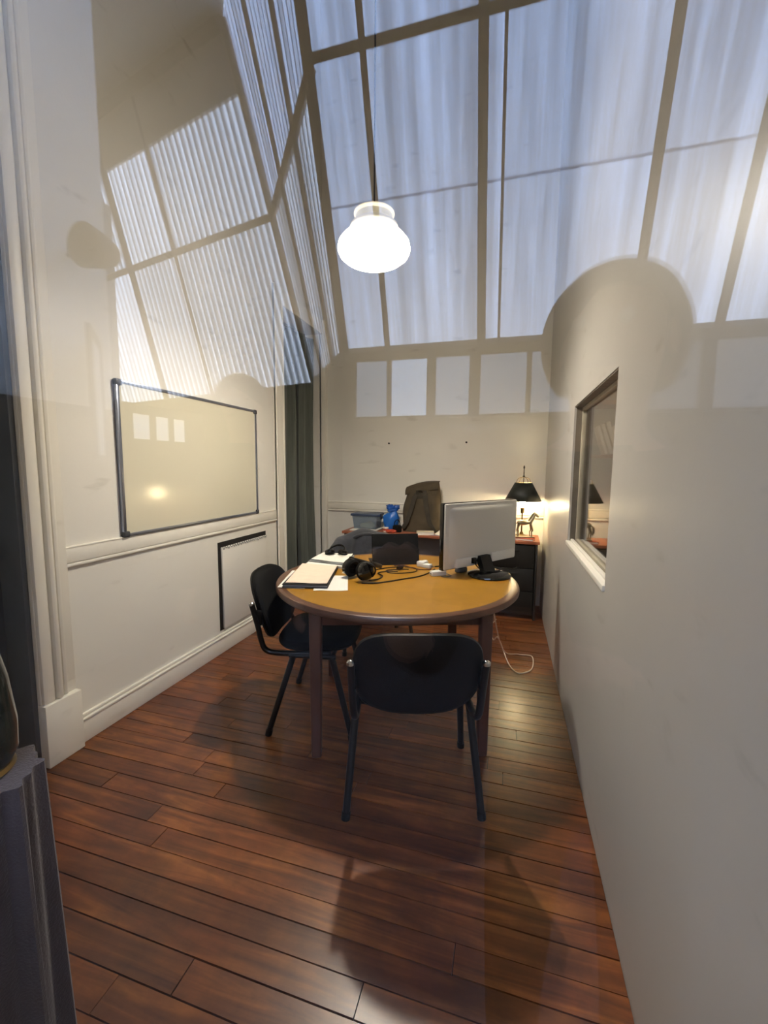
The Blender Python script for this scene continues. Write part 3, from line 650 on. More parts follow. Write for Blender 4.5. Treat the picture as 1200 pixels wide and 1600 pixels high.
# storage box
sb = thing('storage_box', 'clear plastic storage box with a dark blue lid on desk', 'box', (-1.415, 4.265, DZT+0.012), math.radians(-2))
CLR = bpy.data.materials.new('clear_plastic'); CLR.use_nodes = True
nt = CLR.node_tree; nt.nodes.clear(); o_ = nt.nodes.new('ShaderNodeOutputMaterial'); mx_ = nt.nodes.new('ShaderNodeMixShader'); mx_.inputs[0].default_value = 0.30
tr_ = nt.nodes.new('ShaderNodeBsdfTransparent'); tr_.inputs[0].default_value = (0.80, 0.86, 0.92, 1); pb_ = nt.nodes.new('ShaderNodeBsdfPrincipled'); pb_.inputs['Base Color'].default_value = (0.32, 0.38, 0.45, 1); pb_.inputs['Roughness'].default_value = 0.2
nt.links.new(tr_.outputs[0], mx_.inputs[1]); nt.links.new(pb_.outputs[0], mx_.inputs[2]); nt.links.new(mx_.outputs[0], o_.inputs[0])
bxm = MB()
def taper_wall(s, u0, u1):
    pass
ow, od, hh = 0.140, 0.095, 0.150
def ring(z, k): return [(-ow*k, -od*k, z), (ow*k, -od*k, z), (ow*k, od*k, z), (-ow*k, od*k, z)]
vs = ring(0, 0.86)+ring(hh, 1.0)+ring(hh, 0.975)+ring(0.006, 0.84)
fs = [(3, 2, 1, 0), (12, 13, 14, 15)]
for k in range(4):
    j = (k+1) % 4
    fs += [(k, j, 4+j, 4+k), (4+k, 4+j, 8+j, 8+k), (8+k, 8+j, 12+j, 12+k)]
bxm.add(vs, fs)
obj('tub', bxm, CLR, sb, smooth=False)
obj('lid', MB().box(-0.150, 0.150, -0.105, 0.105, hh, hh+0.010, 0.004).box(-0.152, 0.152, -0.107, -0.102, hh-0.014, hh+0.006, 0.002).box(-0.152, 0.152, 0.102, 0.107, hh-0.014, hh+0.006, 0.002).box(-0.152, -0.147, -0.105, 0.105, hh-0.014, hh+0.006, 0.002).box(0.147, 0.152, -0.105, 0.105, hh-0.014, hh+0.006, 0.002), mat('dark_blue_lid', (58, 72, 98), rough=0.35), sb)
obj('latch', MB().box(0.150, 0.160, -0.03, 0.03, hh-0.05, hh+0.008, 0.003), mat('dark_latch', (40, 44, 54), rough=0.4), sb)
obj('contents', MB().cushion(superellipse(0.085, 0.055, 24, 2.5), [(0.9, 0.008), (1.0, 0.02), (0.9, 0.045), (0.5, 0.06)], lambda x, y, h: (x, y, h+0.012*math.sin(x*40)*math.cos(y*50))), mat('straw_contents', (196, 178, 120), rough=0.8), sb)

# blue knotted plastic bag
BL = mat('bright_blue_plastic', (36, 104, 190), rough=0.32, bump=0.5, bscale=40)
bg = thing('plastic_bag', 'bright blue knotted plastic bag beside the storage box', 'bag', (-1.165, 4.295, DZT), 0.3)
def crumple(mb, amp, f):
    for i, v in enumerate(mb.v):
        a = math.atan2(v[1], v[0]); s_ = 1+amp*math.sin(a*5+v[2]*f)+amp*0.7*math.sin(a*9-v[2]*f*1.7)
        mb.v[i] = (v[0]*s_, v[1]*s_, v[2])
    return mb
bb_ = crumple(MB().lathe([(0.0, 0.0), (0.052, 0.0), (0.068, 0.015), (0.072, 0.05), (0.080, 0.09), (0.084, 0.13), (0.070, 0.165), (0.052, 0.185), (0.042, 0.20)], 48), 0.07, 34)
for i_, v_ in enumerate(bb_.v): bb_.v[i_] = (v_[0]+0.10*max(0, v_[2]-0.05)*0.5, v_[1]*0.8, v_[2]+0.02*math.sin(v_[0]*40)*v_[2]/0.2)
obj('bag_body', bb_, BL, bg)
DBL = mat('deep_blue_plastic', (24, 82, 164), rough=0.35, bump=0.5, bscale=40)
obj('knot', crumple(MB().lathe([(0.036, 0.188), (0.046, 0.198), (0.046, 0.210), (0.036, 0.220), (0.0, 0.225)], 30, (0.010, 0, 0)), 0.07, 60), DBL, bg)
for ex, ez, rr_, an in ((-0.012, 0.238, 0.050, 0.25), (0.034, 0.228, 0.052, -0.45)):
    TT = Matrix.Translation((ex+0.01, 0, ez)) @ Matrix.Rotation(an, 4, 'Y')
    obj('bag_ear', MB().cushion(superellipse(rr_, rr_*0.62, 28, 2.2), [(0.7, -0.014), (1.0, -0.004), (1.0, 0.005), (0.75, 0.016)], lambda x, y, h: TT @ Vector((x*(1+0.15*math.sin(y*200)), h+0.008*math.sin(x*90), y*(1+0.12*math.sin(x*170))))), DBL, bg)

# backpack
OLV = mat('olive_brown_canvas', (78, 67, 50), rough=0.9, noise=0.25, nscale=10, bump=0.4, bscale=250)
OLV2 = mat('dark_olive_webbing', (58, 52, 42), rough=0.9, noise=0.2, nscale=20)
bp_ = thing('backpack', 'olive-brown canvas backpack standing on desk against the wall', 'backpack', (-0.845, 4.315, DZT), math.radians(-4))
def pack(u, v):
    a = u*2*math.pi; zz = v*0.50
    w = 0.190-0.030*v+0.02*math.sin(v*math.pi); d = 0.095*(1-0.45*v)+0.012
    c_, s_ = math.cos(a), math.sin(a)
    x = w*math.copysign(abs(c_)**0.6, c_); y = d*math.copysign(abs(s_)**0.7, s_)
    top = 0.022*(x/0.16)*(v**3)+0.03*(v**4)*(1-(x/0.2)**2)
    return (x+0.012*v+0.006*math.sin(zz*18+a*2), y+0.005*math.sin(zz*25+a*3)+0.035*v, zz*0.94+top)
pk = MB().grid(pack, 48, 22)
ntop = len(pk.v)
pk.add([pack(i/48, 1) for i in range(48)], [tuple(range(48))]); pk.add([pack(i/48, 0) for i in range(48)], [tuple(range(47, -1, -1))])
obj('pack_body', pk, OLV, bp_)
for s in (-1, 1):
    pth = smoothpath([(s*0.045+0.01, -0.035, 0.40), (s*0.060, -0.060, 0.33), (s*0.085, -0.085, 0.22), (s*0.120, -0.110, 0.11), (s*0.165, -0.100, 0.03)], 7)
    sm = MB()
    vs = []
    for p in pth: vs += [(p[0]-0.024, p[1], p[2]), (p[0]+0.024, p[1], p[2]), (p[0]+0.024, p[1]-0.012, p[2]), (p[0]-0.024, p[1]-0.012, p[2])]
    fs = []
    for i in range(len(pth)-1):
        for k in range(4):
            j = (k+1) % 4; fs.append((i*4+k, i*4+j, i*4+4+j, i*4+4+k))
    fs += [(3, 2, 1, 0), tuple((len(pth)-1)*4+k for k in range(4))]
    obj('shoulder_strap', MB().add(vs, fs), OLV2, bp_)
def flap(u, v):
    x = -0.165+0.345*u
    return (x, 0.055-0.09*math.sin(v*1.9)-0.004, 0.488+0.030*(x/0.16)-0.085*v*v+0.022*math.sin(u*math.pi)*(1-v))
fo = obj('top_flap', MB().grid(flap, 20, 10), OLV, bp_); md = fo.modifiers.new('thickness', 'SOLIDIFY'); md.thickness = 0.008
obj('yoke_patch', MB().box(-0.05, 0.065, -0.056, -0.040, 0.335, 0.425, 0.006), OLV2, bp_)
obj('grab_loop', MB().tube(smoothpath([(-0.02, -0.05, 0.41), (-0.01, -0.075, 0.425), (0.02, -0.075, 0.425), (0.03, -0.05, 0.41)], 5), 0.006, 8), OLV2, bp_)

# other bits on the back desk
def sheet(name, label, cat, corners, z, m_, thick=0.002, curl=0.0, group=None):
    cx = sum(c[0] for c in corners)/4; cy = sum(c[1] for c in corners)/4
    def fn(u, v):
        A, B, C, D = [Vector(c) for c in corners]
        p = (A*(1-u)+B*u)*(1-v)+(D*(1-u)+C*u)*v
        return (p.x-cx, p.y-cy, curl*(abs(u-0.5)*2)**3*(0.3+v)+0.001*math.sin(u*7+v*5))
    mb = MB().grid(fn, 10, 10); n = len(mb.v)
    mb.add([(a, b, c+thick) for a, b, c in mb.v[:n]], [tuple(reversed(f)) for f in mb.f[:]])
    e = []
    for i in range(10):
        e.append((i, i+1, n+i+1, n+i)); r0 = 110
        e.append((r0+i+1, r0+i, n+r0+i, n+r0+i+1)); a = i*11; e.append((a+11, a, n+a, n+a+11)); a = i*11+10; e.append((a, a+11, n+a+11, n+a))
    mb.f += e; mb.m += [0]*len(e)
    o = obj(name, mb, m_, None, (cx, cy, z)); tag(o, label, cat, group); return o
G1 = 'loose papers on the back desk'
sheet('magazine', 'pale magazine lying under the storage box at desk edge', 'magazine', [(-1.555, 4.10), (-1.27, 4.085), (-1.26, 4.36), (-1.54, 4.38)], DZT+0.001, PAPER, 0.008, 0.003, G1)
pb = thing('paperback', 'thick cream paperback lying in front of the backpack', 'book', (-0.760, 4.105, DZT), math.radians(14))
obj('cover', MB().box(-0.085, 0.085, -0.05, 0.05, 0.0, 0.002).box(-0.085, 0.085, -0.05, 0.05, 0.028, 0.030).box(-0.085, -0.082, -0.05, 0.05, 0.0, 0.030), mat('cream_cover', (226, 214, 190), rough=0.5), pb, smooth=False)
obj('pages', MB().box(-0.082, 0.082, -0.047, 0.047, 0.002, 0.028), PAPER, pb, smooth=False)
sheet('letter', 'curled white letter on desk between paperback and monitor', 'paper', [(-0.66, 4.065), (-0.46, 4.07), (-0.42, 4.30), (-0.62, 4.30)], DZT+0.002, PAPER, 0.002, 0.03, G1)
sheet('envelope', 'lilac-grey envelope lying beneath the curled letter', 'envelope', [(-0.70, 4.06), (-0.52, 4.05), (-0.44, 4.18), (-0.64, 4.20)], DZT, mat('lilac_paper', (150, 142, 158), rough=0.8), 0.0015, 0.0, G1)
sheet('exercise_book', 'thick pinkish booklet on desk behind the curled letter', 'booklet', [(-0.66, 4.32), (-0.46, 4.31), (-0.44, 4.44), (-0.64, 4.44)], DZT, mat('pinkish_card', (206, 176, 168), rough=0.7), 0.016, 0.004, G1)
cup = thing('paper_cup', 'crumpled white paper cup with red trim beside blue bag', 'cup', (-1.175, 4.135, DZT))
obj('cup_wall', MB().lathe([(0.022, 0.0), (0.030, 0.045), (0.032, 0.046), (0.028, 0.046), (0.020, 0.004), (0.0, 0.004)], 20), PAPER, cup)
obj('red_band', MB().lathe([(0.0252, 0.014), (0.0285, 0.034), (0.0275, 0.034), (0.0245, 0.014)], 20), RED, cup)
wr = obj('wrapper', crumple(MB().lathe([(0.0, 0.0), (0.04, 0.0), (0.055, 0.012), (0.045, 0.024), (0.02, 0.03), (0.0, 0.028)], 24), 0.15, 80), RED)
wr.location = (-1.115, 4.120, DZT); tag(wr, 'crumpled red snack wrapper on desk below the blue bag', 'wrapper')
po = thing('camera_pouch', 'small black pouch with a strap loop left of the backpack', 'pouch', (-1.062, 4.165, DZT))
obj('pouch_body', MB().cushion(superellipse(0.045, 0.032, 24, 3.5), [(0.9, 0.0), (1.0, 0.012), (1.0, 0.055), (0.9, 0.068), (0.5, 0.072)], lambda x, y, h: (x, y, h)), BLACKF, po)
obj('strap', MB().tube(smoothpath([(-0.03, 0, 0.06), (-0.028, 0.005, 0.10), (0.0, 0.008, 0.125), (0.025, 0.004, 0.10), (0.03, 0, 0.06)], 6), 0.004, 8), BLACKF, po)
cb = obj('coiled_cable', MB().tube([Vector((0.038*math.cos(a*0.45)*(1+0.06*math.sin(a)), 0.010*math.sin(a*1.3), 0.075+0.060*math.sin(a*0.45))) for a in range(70)], 0.0055, 7), BLACKP)
cb.location = (-0.560, 4.20, DZT+0.053); tag(cb, 'upright coil of black cable on desk behind monitor edge', 'cable')

# ------------------------------------------------------------------ things on the round table
mo = thing('monitor', 'silver-grey computer monitor on black stand, seen from behind', 'monitor', (-0.118, 2.585, TZ), math.radians(54.0))
hw = 0.332
obj('screen_bezel', MB().box(-hw, hw, 0.020, 0.052, 0.036, 0.418, 0.006), GLOSSBLK, mo)
def backshell(u, v):
    x = (u-0.5)*2; z = (v-0.5)*2
    b = (1-abs(x)**4)*(1-abs(z)**4)
    return (x*(hw-0.006), 0.024-0.016*min(1, 6*(1-max(abs(x), abs(z))))-0.020*b, 0.228+z*0.184)
obj('back_shell', MB().grid(backshell, 32, 24), SILVERP, mo, recalc=False)
obj('rear_shell_edge', MB().box(-hw+0.004, hw-0.004, 0.010, 0.026, 0.042, 0.414, 0.007), SILVERP, mo)
obj('port_cover', MB().box(-0.25, -0.06, -0.014, 0.010, 0.046, 0.098, 0.006), WHITEP, mo)
obj('port_cover', MB().box(0.06, 0.29, -0.014, 0.010, 0.046, 0.104, 0.006), WHITEP, mo)
obj('screen', MB().box(-hw+0.022, hw-0.022, 0.0515, 0.0535, 0.075, 0.398), mat('dark_screen', (14, 15, 17), rough=0.15), mo, smooth=False)
obj('connector', MB().box(-0.130, -0.100, -0.030, -0.010, 0.062, 0.094, 0.003), BLACKP, mo)
sx, sy = -0.080, -0.105
nk = MB()
nk.add([(sx-0.045, sy-0.012, 0.012), (sx+0.045, sy-0.012, 0.012), (sx+0.045, sy+0.022, 0.012), (sx-0.045, sy+0.022, 0.012),
        (sx+0.010, -0.030, 0.098), (sx+0.100, -0.030, 0.098), (sx+0.100, 0.012, 0.098), (sx+0.010, 0.012, 0.098)],
       [(0, 3, 2, 1), (4, 5, 6, 7), (0, 1, 5, 4), (1, 2, 6, 5), (2, 3, 7, 6), (3, 0, 4, 7)])
obj('stand_neck', nk, BLACKP, mo)
obj('stand_base', MB().lathe([(0.0, 0.0), (0.118, 0.0), (0.122, 0.006), (0.120, 0.013), (0.105, 0.019), (0.05, 0.023), (0.0, 0.024)], 48, (sx, sy, 0)), GLOSSBLK, mo)
obj('power_cable', MB().tube(smoothpath([(-0.115, -0.028, 0.064), (-0.115, -0.060, 0.040), (-0.09, -0.11, 0.028), (-0.03, -0.13, 0.026), (0.06, -0.10, 0.022), (0.15, -0.10, 0.006), (0.215, -0.085, 0.005)], 7), 0.0038, 7), BLACKP, mo)

ms = thing('computer_mouse', 'dark grey computer mouse under the monitor\'s lower left corner', 'mouse', (-0.245, 2.515, TZ), math.radians(70))
obj('mouse_body', MB().cushion(superellipse(0.052, 0.030, 28, 2.4), [(0.92, 0.0), (1.0, 0.006), (0.98, 0.016), (0.85, 0.026), (0.5, 0.033), (0.2, 0.034)], lambda x, y, h: (x, y, h)), mat('dark_grey_plastic', (66, 66, 66), rough=0.3), ms)
obj('scroll_wheel', MB().tube([(0.025, -0.004, 0.029), (0.025, 0.004, 0.029)], 0.008, 12), BLACKP, ms)

tbl = thing('tablet', 'black tablet propped up in a folio case on the table', 'tablet', (-0.667, 2.590, TZ), math.radians(24.5))
Rm = Matrix.Translation((0, 0.0, 0.006)) @ Matrix.Rotation(math.radians(-14), 4, 'X')
obj('case_back', MB().box(-0.152, 0.152, -0.005, 0.003, 0.0, 0.185, 0.004, mat=Rm), BLACKF, tbl)
obj('screen_slab', MB().box(-0.149, 0.149, 0.003, 0.010, 0.002, 0.183, 0.003, mat=Rm), GLOSSBLK, tbl)
fl = MB(); fl.add([(-0.152, -0.004, 0.004), (0.152, -0.004, 0.004), (0.140, -0.045, 0.002), (-0.150, -0.050, 0.002), (-0.152, 0.004, 0.095), (0.152, 0.004, 0.095)], [(0, 1, 2, 3), (3, 2, 5, 4), (0, 3, 4), (1, 5, 2), (0, 4, 5, 1)])
obj('kick_flap', fl, BLACKF, tbl, smooth=False)
obj('keyboard', MB().box(-0.160, 0.150, 0.012, 0.155, 0.0, 0.007, 0.003), BLACKP, tbl)

def headphones(name, label, loc, rz, sc, mode):
    h = thing(name, label, 'headphones', loc, rz, 'headphones on the round table')
    r = 0.044*sc
    if mode == 'big':
        # lying with the two cups upright, headband sweeping back
        for s in (-1, 1):
            T_ = Matrix.Translation((s*0.048*sc, 0, r*1.0)) @ Matrix.Rotation(s*math.radians(78), 4, 'Y')
            e = obj('ear_cup', MB().lathe([(0.0, 0.032*sc), (r*0.6, 0.031*sc), (r*0.92, 0.024*sc), (r, 0.010*sc), (r*0.98, 0.0), (0.0, 0.0)], 28, mat=T_), GLOSSBLK, h)
            obj('ear_pad', MB().lathe([(r*0.45, -0.004*sc), (r*0.6, -0.018*sc), (r*0.88, -0.020*sc), (r*1.02, -0.010*sc), (r*0.98, 0.001), (r*0.45, 0.001)], 28, mat=T_), BLACKF, e)
            obj('yoke', MB().tube(smoothpath([(s*0.064*sc, 0.0, r*1.95), (s*0.090*sc, 0.02*sc, r*1.7), (s*0.092*sc, 0.03*sc, r*1.0), (s*0.080*sc, 0.02*sc, r*0.4)], 5), 0.0045*sc, 8), BLACKP, e)
        bnd = [Vector((0.078*sc*math.cos(a), 0.015*sc+0.125*sc*math.sin(a), r*1.9-0.045*sc*math.sin(a))) for a in [math.pi*k/20 for k in range(21)]]
        obj('headband', MB().tube(bnd, 0.011*sc, 10, ry=0.006*sc), BLACKP, h)
    else:
        for s in (-1, 1):
            T_ = Matrix.Translation((s*0.055*sc, 0, 0.006)) @ Matrix.Rotation(s*math.radians(10), 4, 'Y')
            e = obj('ear_cup', MB().lathe([(0.0, 0.036*sc), (r*0.6, 0.035*sc), (r*0.92, 0.028*sc), (r, 0.014*sc), (r*0.98, 0.006), (0.0, 0.006)], 28, mat=T_), GLOSSBLK, h)
            obj('ear_pad', MB().lathe([(r*0.45, 0.0), (r*0.9, -0.002), (r*1.02, 0.004), (r*0.98, 0.012), (r*0.45, 0.012)], 28, mat=T_), BLACKF, e)
        bnd = [Vector((0.07*sc*math.cos(a), 0.02*sc+0.10*sc*math.sin(a), 0.02+0.035*sc*math.sin(a))) for a in [math.pi*k/20 for k in range(21)]]
        obj('headband', MB().tube(bnd, 0.010*sc, 10, ry=0.006*sc), BLACKP, h)
    return h
headphones('headphones', 'large black over-ear headphones on table beside the pink paper', (-0.770, 2.155, TZ+0.006), math.radians(-28), 1.12, 'big')
headphones('headphones', 'smaller black headphones resting on the far white papers', (-1.085, 2.610, TZ+0.028), math.radians(10), 0.78, 'flat')

# papers and folders
G2 = 'papers and folders on the round table'
def slab_thing(name, label, cat, q, layers):
    cx = sum(p[0] for p in q)/4; cy = sum(p[1] for p in q)/4
    t_ = thing(name, label, cat, (cx, cy, TZ), 0, G2)
    for nm, z0, z1, k, m_ in layers:
        obj(nm, MB().prism([((x-cx)*k, (y-cy)*k) for x, y in q], z0, z1), m_, t_, smooth=False)
    return t_
slab_thing('ring_folder', 'black flat folder under the pale pink sheet at table edge', 'folder', [(-1.075, 1.872), (-0.850, 1.925), (-0.958, 2.330), (-1.190, 2.318)],
           [('cover', 0.0045, 0.008, 1.0, BLACKP), ('page_block', 0.008, 0.018, 0.98, GREYC), ('cover', 0.018, 0.021, 1.0, BLACKP)])
sheet('notepaper', 'pale pink lined sheet lying on top of the black folder', 'paper', [(-1.070, 1.900), (-0.862, 1.948), (-0.960, 2.322), (-1.185, 2.312)], TZ+0.022, PINKP, 0.0015, 0.002, G2)
sheet('note_sheet', 'white sheet jutting out left from beneath the black folder', 'paper', [(-1.100, 1.872), (-0.960, 1.895), (-1.060, 2.22), (-1.200, 2.21)], TZ+0.002, PAPER, 0.0015, 0.0, G2)
sheet('drawing_sheet', 'white sheet jutting out right from beneath the black folder', 'paper', [(-0.905, 1.878), (-0.742, 1.930), (-0.845, 2.20), (-1.01, 2.16)], TZ+0.0005, PAPER, 0.0012, 0.002, G2)
sheet('white_sheet', 'white sheet lying behind the large headphones', 'paper', [(-0.90, 2.24), (-0.80, 2.25), (-0.84, 2.47), (-0.89, 2.46)], TZ+0.0005, PAPER, 0.0012, 0.003, G2)
slab_thing('notebook', 'closed white notebook between clipboard and pink paper', 'notebook', [(-1.180, 2.350), (-0.935, 2.345), (-0.910, 2.430), (-1.195, 2.440)],
           [('cover', 0.001, 0.003, 1.0, PAPER), ('page_block', 0.003, 0.014, 0.98, WHITEP), ('cover', 0.014, 0.016, 1.0, PAPER)])
cl = slab_thing('clipboard', 'grey clipboard under a white sheet at the far left', 'clipboard', [(-1.190, 2.400), (-0.905, 2.360), (-0.965, 2.640), (-1.200, 2.600)], [('board', 0.0165, 0.0215, 1.0, GREYC)])
obj('clip', MB().box(-0.04, 0.04, -0.115, -0.095, 0.0215, 0.0225, 0.0003), CHROME, cl)
sheet('printed_sheet', 'white printed sheet on the grey clipboard', 'paper', [(-1.185, 2.432), (-0.930, 2.398), (-0.985, 2.660), (-1.190, 2.640)], TZ+0.0235, PAPER, 0.003, 0.004, G2)

# adapters and leads
ad = thing('plug_adapter', 'cluster of white plug adapters beside the tablet', 'adapter', (-0.475, 2.555, TZ), math.radians(-20))
obj('adapter_block', MB().box(-0.045, 0.010, -0.022, 0.022, 0.0, 0.034, 0.006), WHITEP, ad)
obj('adapter_block', MB().box(0.006, 0.055, -0.030, 0.008, 0.0, 0.026, 0.005), WHITEP, ad)
obj('plug', MB().lathe([(0.0, 0.0), (0.020, 0.0), (0.022, 0.02), (0.014, 0.034), (0.0, 0.036)], 18, (-0.015, 0.034, 0.0)), WHITEP, ad)
for s in (-1, 1): obj('pin', MB().tube([(0.055, -0.012+s*0.007, 0.013), (0.075, -0.012+s*0.007, 0.013)], 0.0024, 8), CHROME, ad)
ch = thing('charger', 'white rectangular charger lying on table left of monitor', 'charger', (-0.362, 2.375, TZ), math.radians(38))
obj('charger_body', MB().box(-0.045, 0.045, -0.020, 0.020, 0.0, 0.028, 0.005), WHITEP, ch)
obj('socket_slot', MB().box(-0.047, -0.044, -0.008, 0.008, 0.010, 0.018, 0.001), GREYC, ch)
obj('charger_lead', MB().tube(smoothpath([(0.045, 0, 0.010), (0.062, -0.01, 0.004), (0.060, -0.045, 0.003), (0.02, -0.050, 0.003), (0.0, -0.035, 0.003)], 6), 0.0018, 6), GREYC, ch)
def cable(label, pts, r, m_, z=TZ):
    mb = MB().tube([Vector((p[0], p[1], p[2] if len(p) > 2 else z+r+0.0005)) for p in smoothpath([(q[0], q[1], (q[2] if len(q) > 2 else z+r+0.0005)) for q in pts], 8)], r, 7)
    o = obj('cable', mb, m_); tag(o, label, 'cable', 'leads on the round table'); return o
cable('long black headphone lead curving across table to the charger', [(-0.720, 2.075), (-0.66, 2.09), (-0.60, 2.14), (-0.53, 2.22), (-0.46, 2.30), (-0.42, 2.40), (-0.40, 2.50)], 0.0035, BLACKP)
cable('black lead looping in front of the tablet', [(-0.735, 2.38), (-0.68, 2.45), (-0.60, 2.50), (-0.52, 2.49), (-0.50, 2.41), (-0.57, 2.345), (-0.64, 2.335), (-0.67, 2.38), (-0.62, 2.43), (-0.55, 2.45)], 0.003, BLACKP)
cable('dark red lead running from the tablet to the plug adapters', [(-0.66, 2.52), (-0.60, 2.535), (-0.55, 2.50), (-0.48, 2.47), (-0.42, 2.49)], 0.0028, mat('dark_red_lead', (84, 34, 24), rough=0.5))
cable('short black lead curled tight beside the large headphones', [(-0.70, 2.14), (-0.66, 2.18), (-0.655, 2.25), (-0.70, 2.31), (-0.66, 2.36), (-0.60, 2.38)], 0.0032, BLACKP)
cable('black power lead running from adapters behind the monitor', [(-0.41, 2.565), (-0.37, 2.60), (-0.31, 2.625), (-0.22, 2.66)], 0.0035, BLACKP)
pg = thing('inline_plug', 'small black connector lying among leads before the tablet', 'connector', (-0.600, 2.435, TZ), math.radians(60))
obj('connector_body', MB().box(-0.024, 0.020, -0.010, 0.010, 0.007, 0.024, 0.004), BLACKP, pg)
obj('connector_tip', MB().tube([(0.020, 0, 0.016), (0.040, 0, 0.014)], 0.005, 8), CHROME, pg)

# white lead hanging from the table to the floor on the right
wl_ = MB().tube(smoothpath([(-0.10, 2.86, TZ-0.03), (-0.05, 2.90, 0.40), (0.02, 3.05, 0.10), (0.13, 3.22, 0.010), (0.225, 3.22, 0.006), (0.215, 3.02, 0.006), (0.15, 2.93, 0.006), (0.10, 2.94, 0.006), (0.05, 3.05, 0.02), (-0.02, 3.22, 0.12), (-0.06, 3.40, 0.03), (-0.10, 3.70, 0.006), (-0.05, 3.95, 0.006)], 9), 0.0042, 8)
o = obj('extension_lead', wl_, mat('white_lead', (226, 206, 186), rough=0.5)); tag(o, 'thin white lead looping on floor right of the table', 'cable')

# ------------------------------------------------------------------ draped stand with a dark vase at the near left
MAUVE = mat('mauve_grey_cloth', (66, 54, 56), rough=0.95, noise=0.2, nscale=8, bump=0.3, bscale=200, sheen=0.3)
px_, py_ = -1.055, 0.560
sd = thing('draped_stand', 'round plant stand under a mauve cloth at the near left', 'stand', (px_, py_, 0))
def drape(u, v):
    a = u*2*math.pi; z = 0.735*(1-v)
    r = 0.105+0.012*v+(0.006+0.010*v)*math.sin(a*9+0.6)+0.006*math.sin(a*17)
    return (r*math.cos(a), r*math.sin(a), z+0.004)
dm = MB().grid(drape, 96, 16)
dm.add([drape(i/96, 0) for i in range(96)], [tuple(range(96))])
obj('cloth', dm, MAUVE, sd)
obj('stand_top', MB().lathe([(0.0, 0.70), (0.092, 0.70), (0.092, 0.734), (0.0, 0.734)], 32), DARKWOOD, sd)
obj('column', MB().lathe([(0.09, 0.0), (0.09, 0.03), (0.03, 0.08), (0.025, 0.66), (0.07, 0.70), (0.0, 0.70)], 24), DARKWOOD, sd)
va = thing('vase', 'dark glazed vase with a gold foot ring on draped stand', 'vase', (px_-0.02, py_, 0.740))
VG = mat('dark_green_glaze', (46, 50, 46), rough=0.12, noise=0.3, nscale=14, coat=0.3)
obj('vase_body', MB().lathe([(0.0, 0.012), (0.072, 0.012), (0.084, 0.04), (0.086, 0.10), (0.076, 0.20), (0.060, 0.28), (0.056, 0.32), (0.064, 0.345), (0.056, 0.345), (0.046, 0.31), (0.0, 0.30)], 40), VG, va)
obj('foot_ring', MB().lathe([(0.0, 0.0), (0.074, 0.0), (0.079, 0.006), (0.074, 0.014), (0.0, 0.014)], 40), BRS, va)

# ------------------------------------------------------------------ the hall behind the viewer (what the pane mirrors)
def hy(yv): return 2*YP-yv            # depth seen in the mirror -> real position behind the pane
HW = mat('hall_dark_panelling', (28, 22, 18), rough=0.7, noise=0.25, nscale=3)
HP = wall_paint('hall_white_paint', (244, 245, 246), dirt=0.03)
HB = mat('hall_roof_timber', (52, 40, 34), rough=0.7, noise=0.3, nscale=6)
HC = mat('hall_ceiling_board', (214, 212, 208), rough=0.9, noise=0.1)
HTOP = 7.95
struct('floor_hall', 'dark wooden floor of the skylit hall', MB().box(-10.2, 4.6, hy(9.2), 0.12, -0.1, 0.0), mat('hall_floor', (32, 24, 19), rough=0.5, noise=0.3, nscale=2, stretch=(1, 10, 1)), 'floor', smooth=False)
struct('ceiling_hall', 'boarded ceiling high above the skylit hall', MB().prism([(-10.2, hy(2.3)), (-10.2, hy(7.40)), (-4.285, hy(6.04)), (-2.10, hy(3.44)), (4.6, hy(3.44)), (4.6, 0.12), (-2.80, 0.12), (-2.80, hy(2.3))], HTOP, HTOP+0.1), HC, 'ceiling', smooth=False)
struct('wall_hall_right', 'white right-hand wall of the hall', MB().box(4.5, 4.6, hy(5.5), 0.12, 0, HTOP), HP, smooth=False)
struct('wall_hall_left', 'far dark left wall of the hall', MB().box(-10.2, -10.0, hy(9.2), hy(2.4), 0, HTOP), HW, smooth=False)
struct('wall_hall_return', 'dark return wall beside the white hall wall', MB().box(-10.0, -2.78, hy(2.42), hy(2.36), 0, HTOP), HW, smooth=False)
struct('wall_hall_white', 'white-painted upper wall at the left of the hall', MB().box(-2.78, -2.70, hy(2.42), 0.12, 1.78, HTOP), HP, smooth=False)
struct('wall_hall_wainscot', 'dark wainscot below the white hall wall', MB().box(-2.78, -2.68, hy(2.42), 0.12, 0, 1.78), HW, smooth=False)

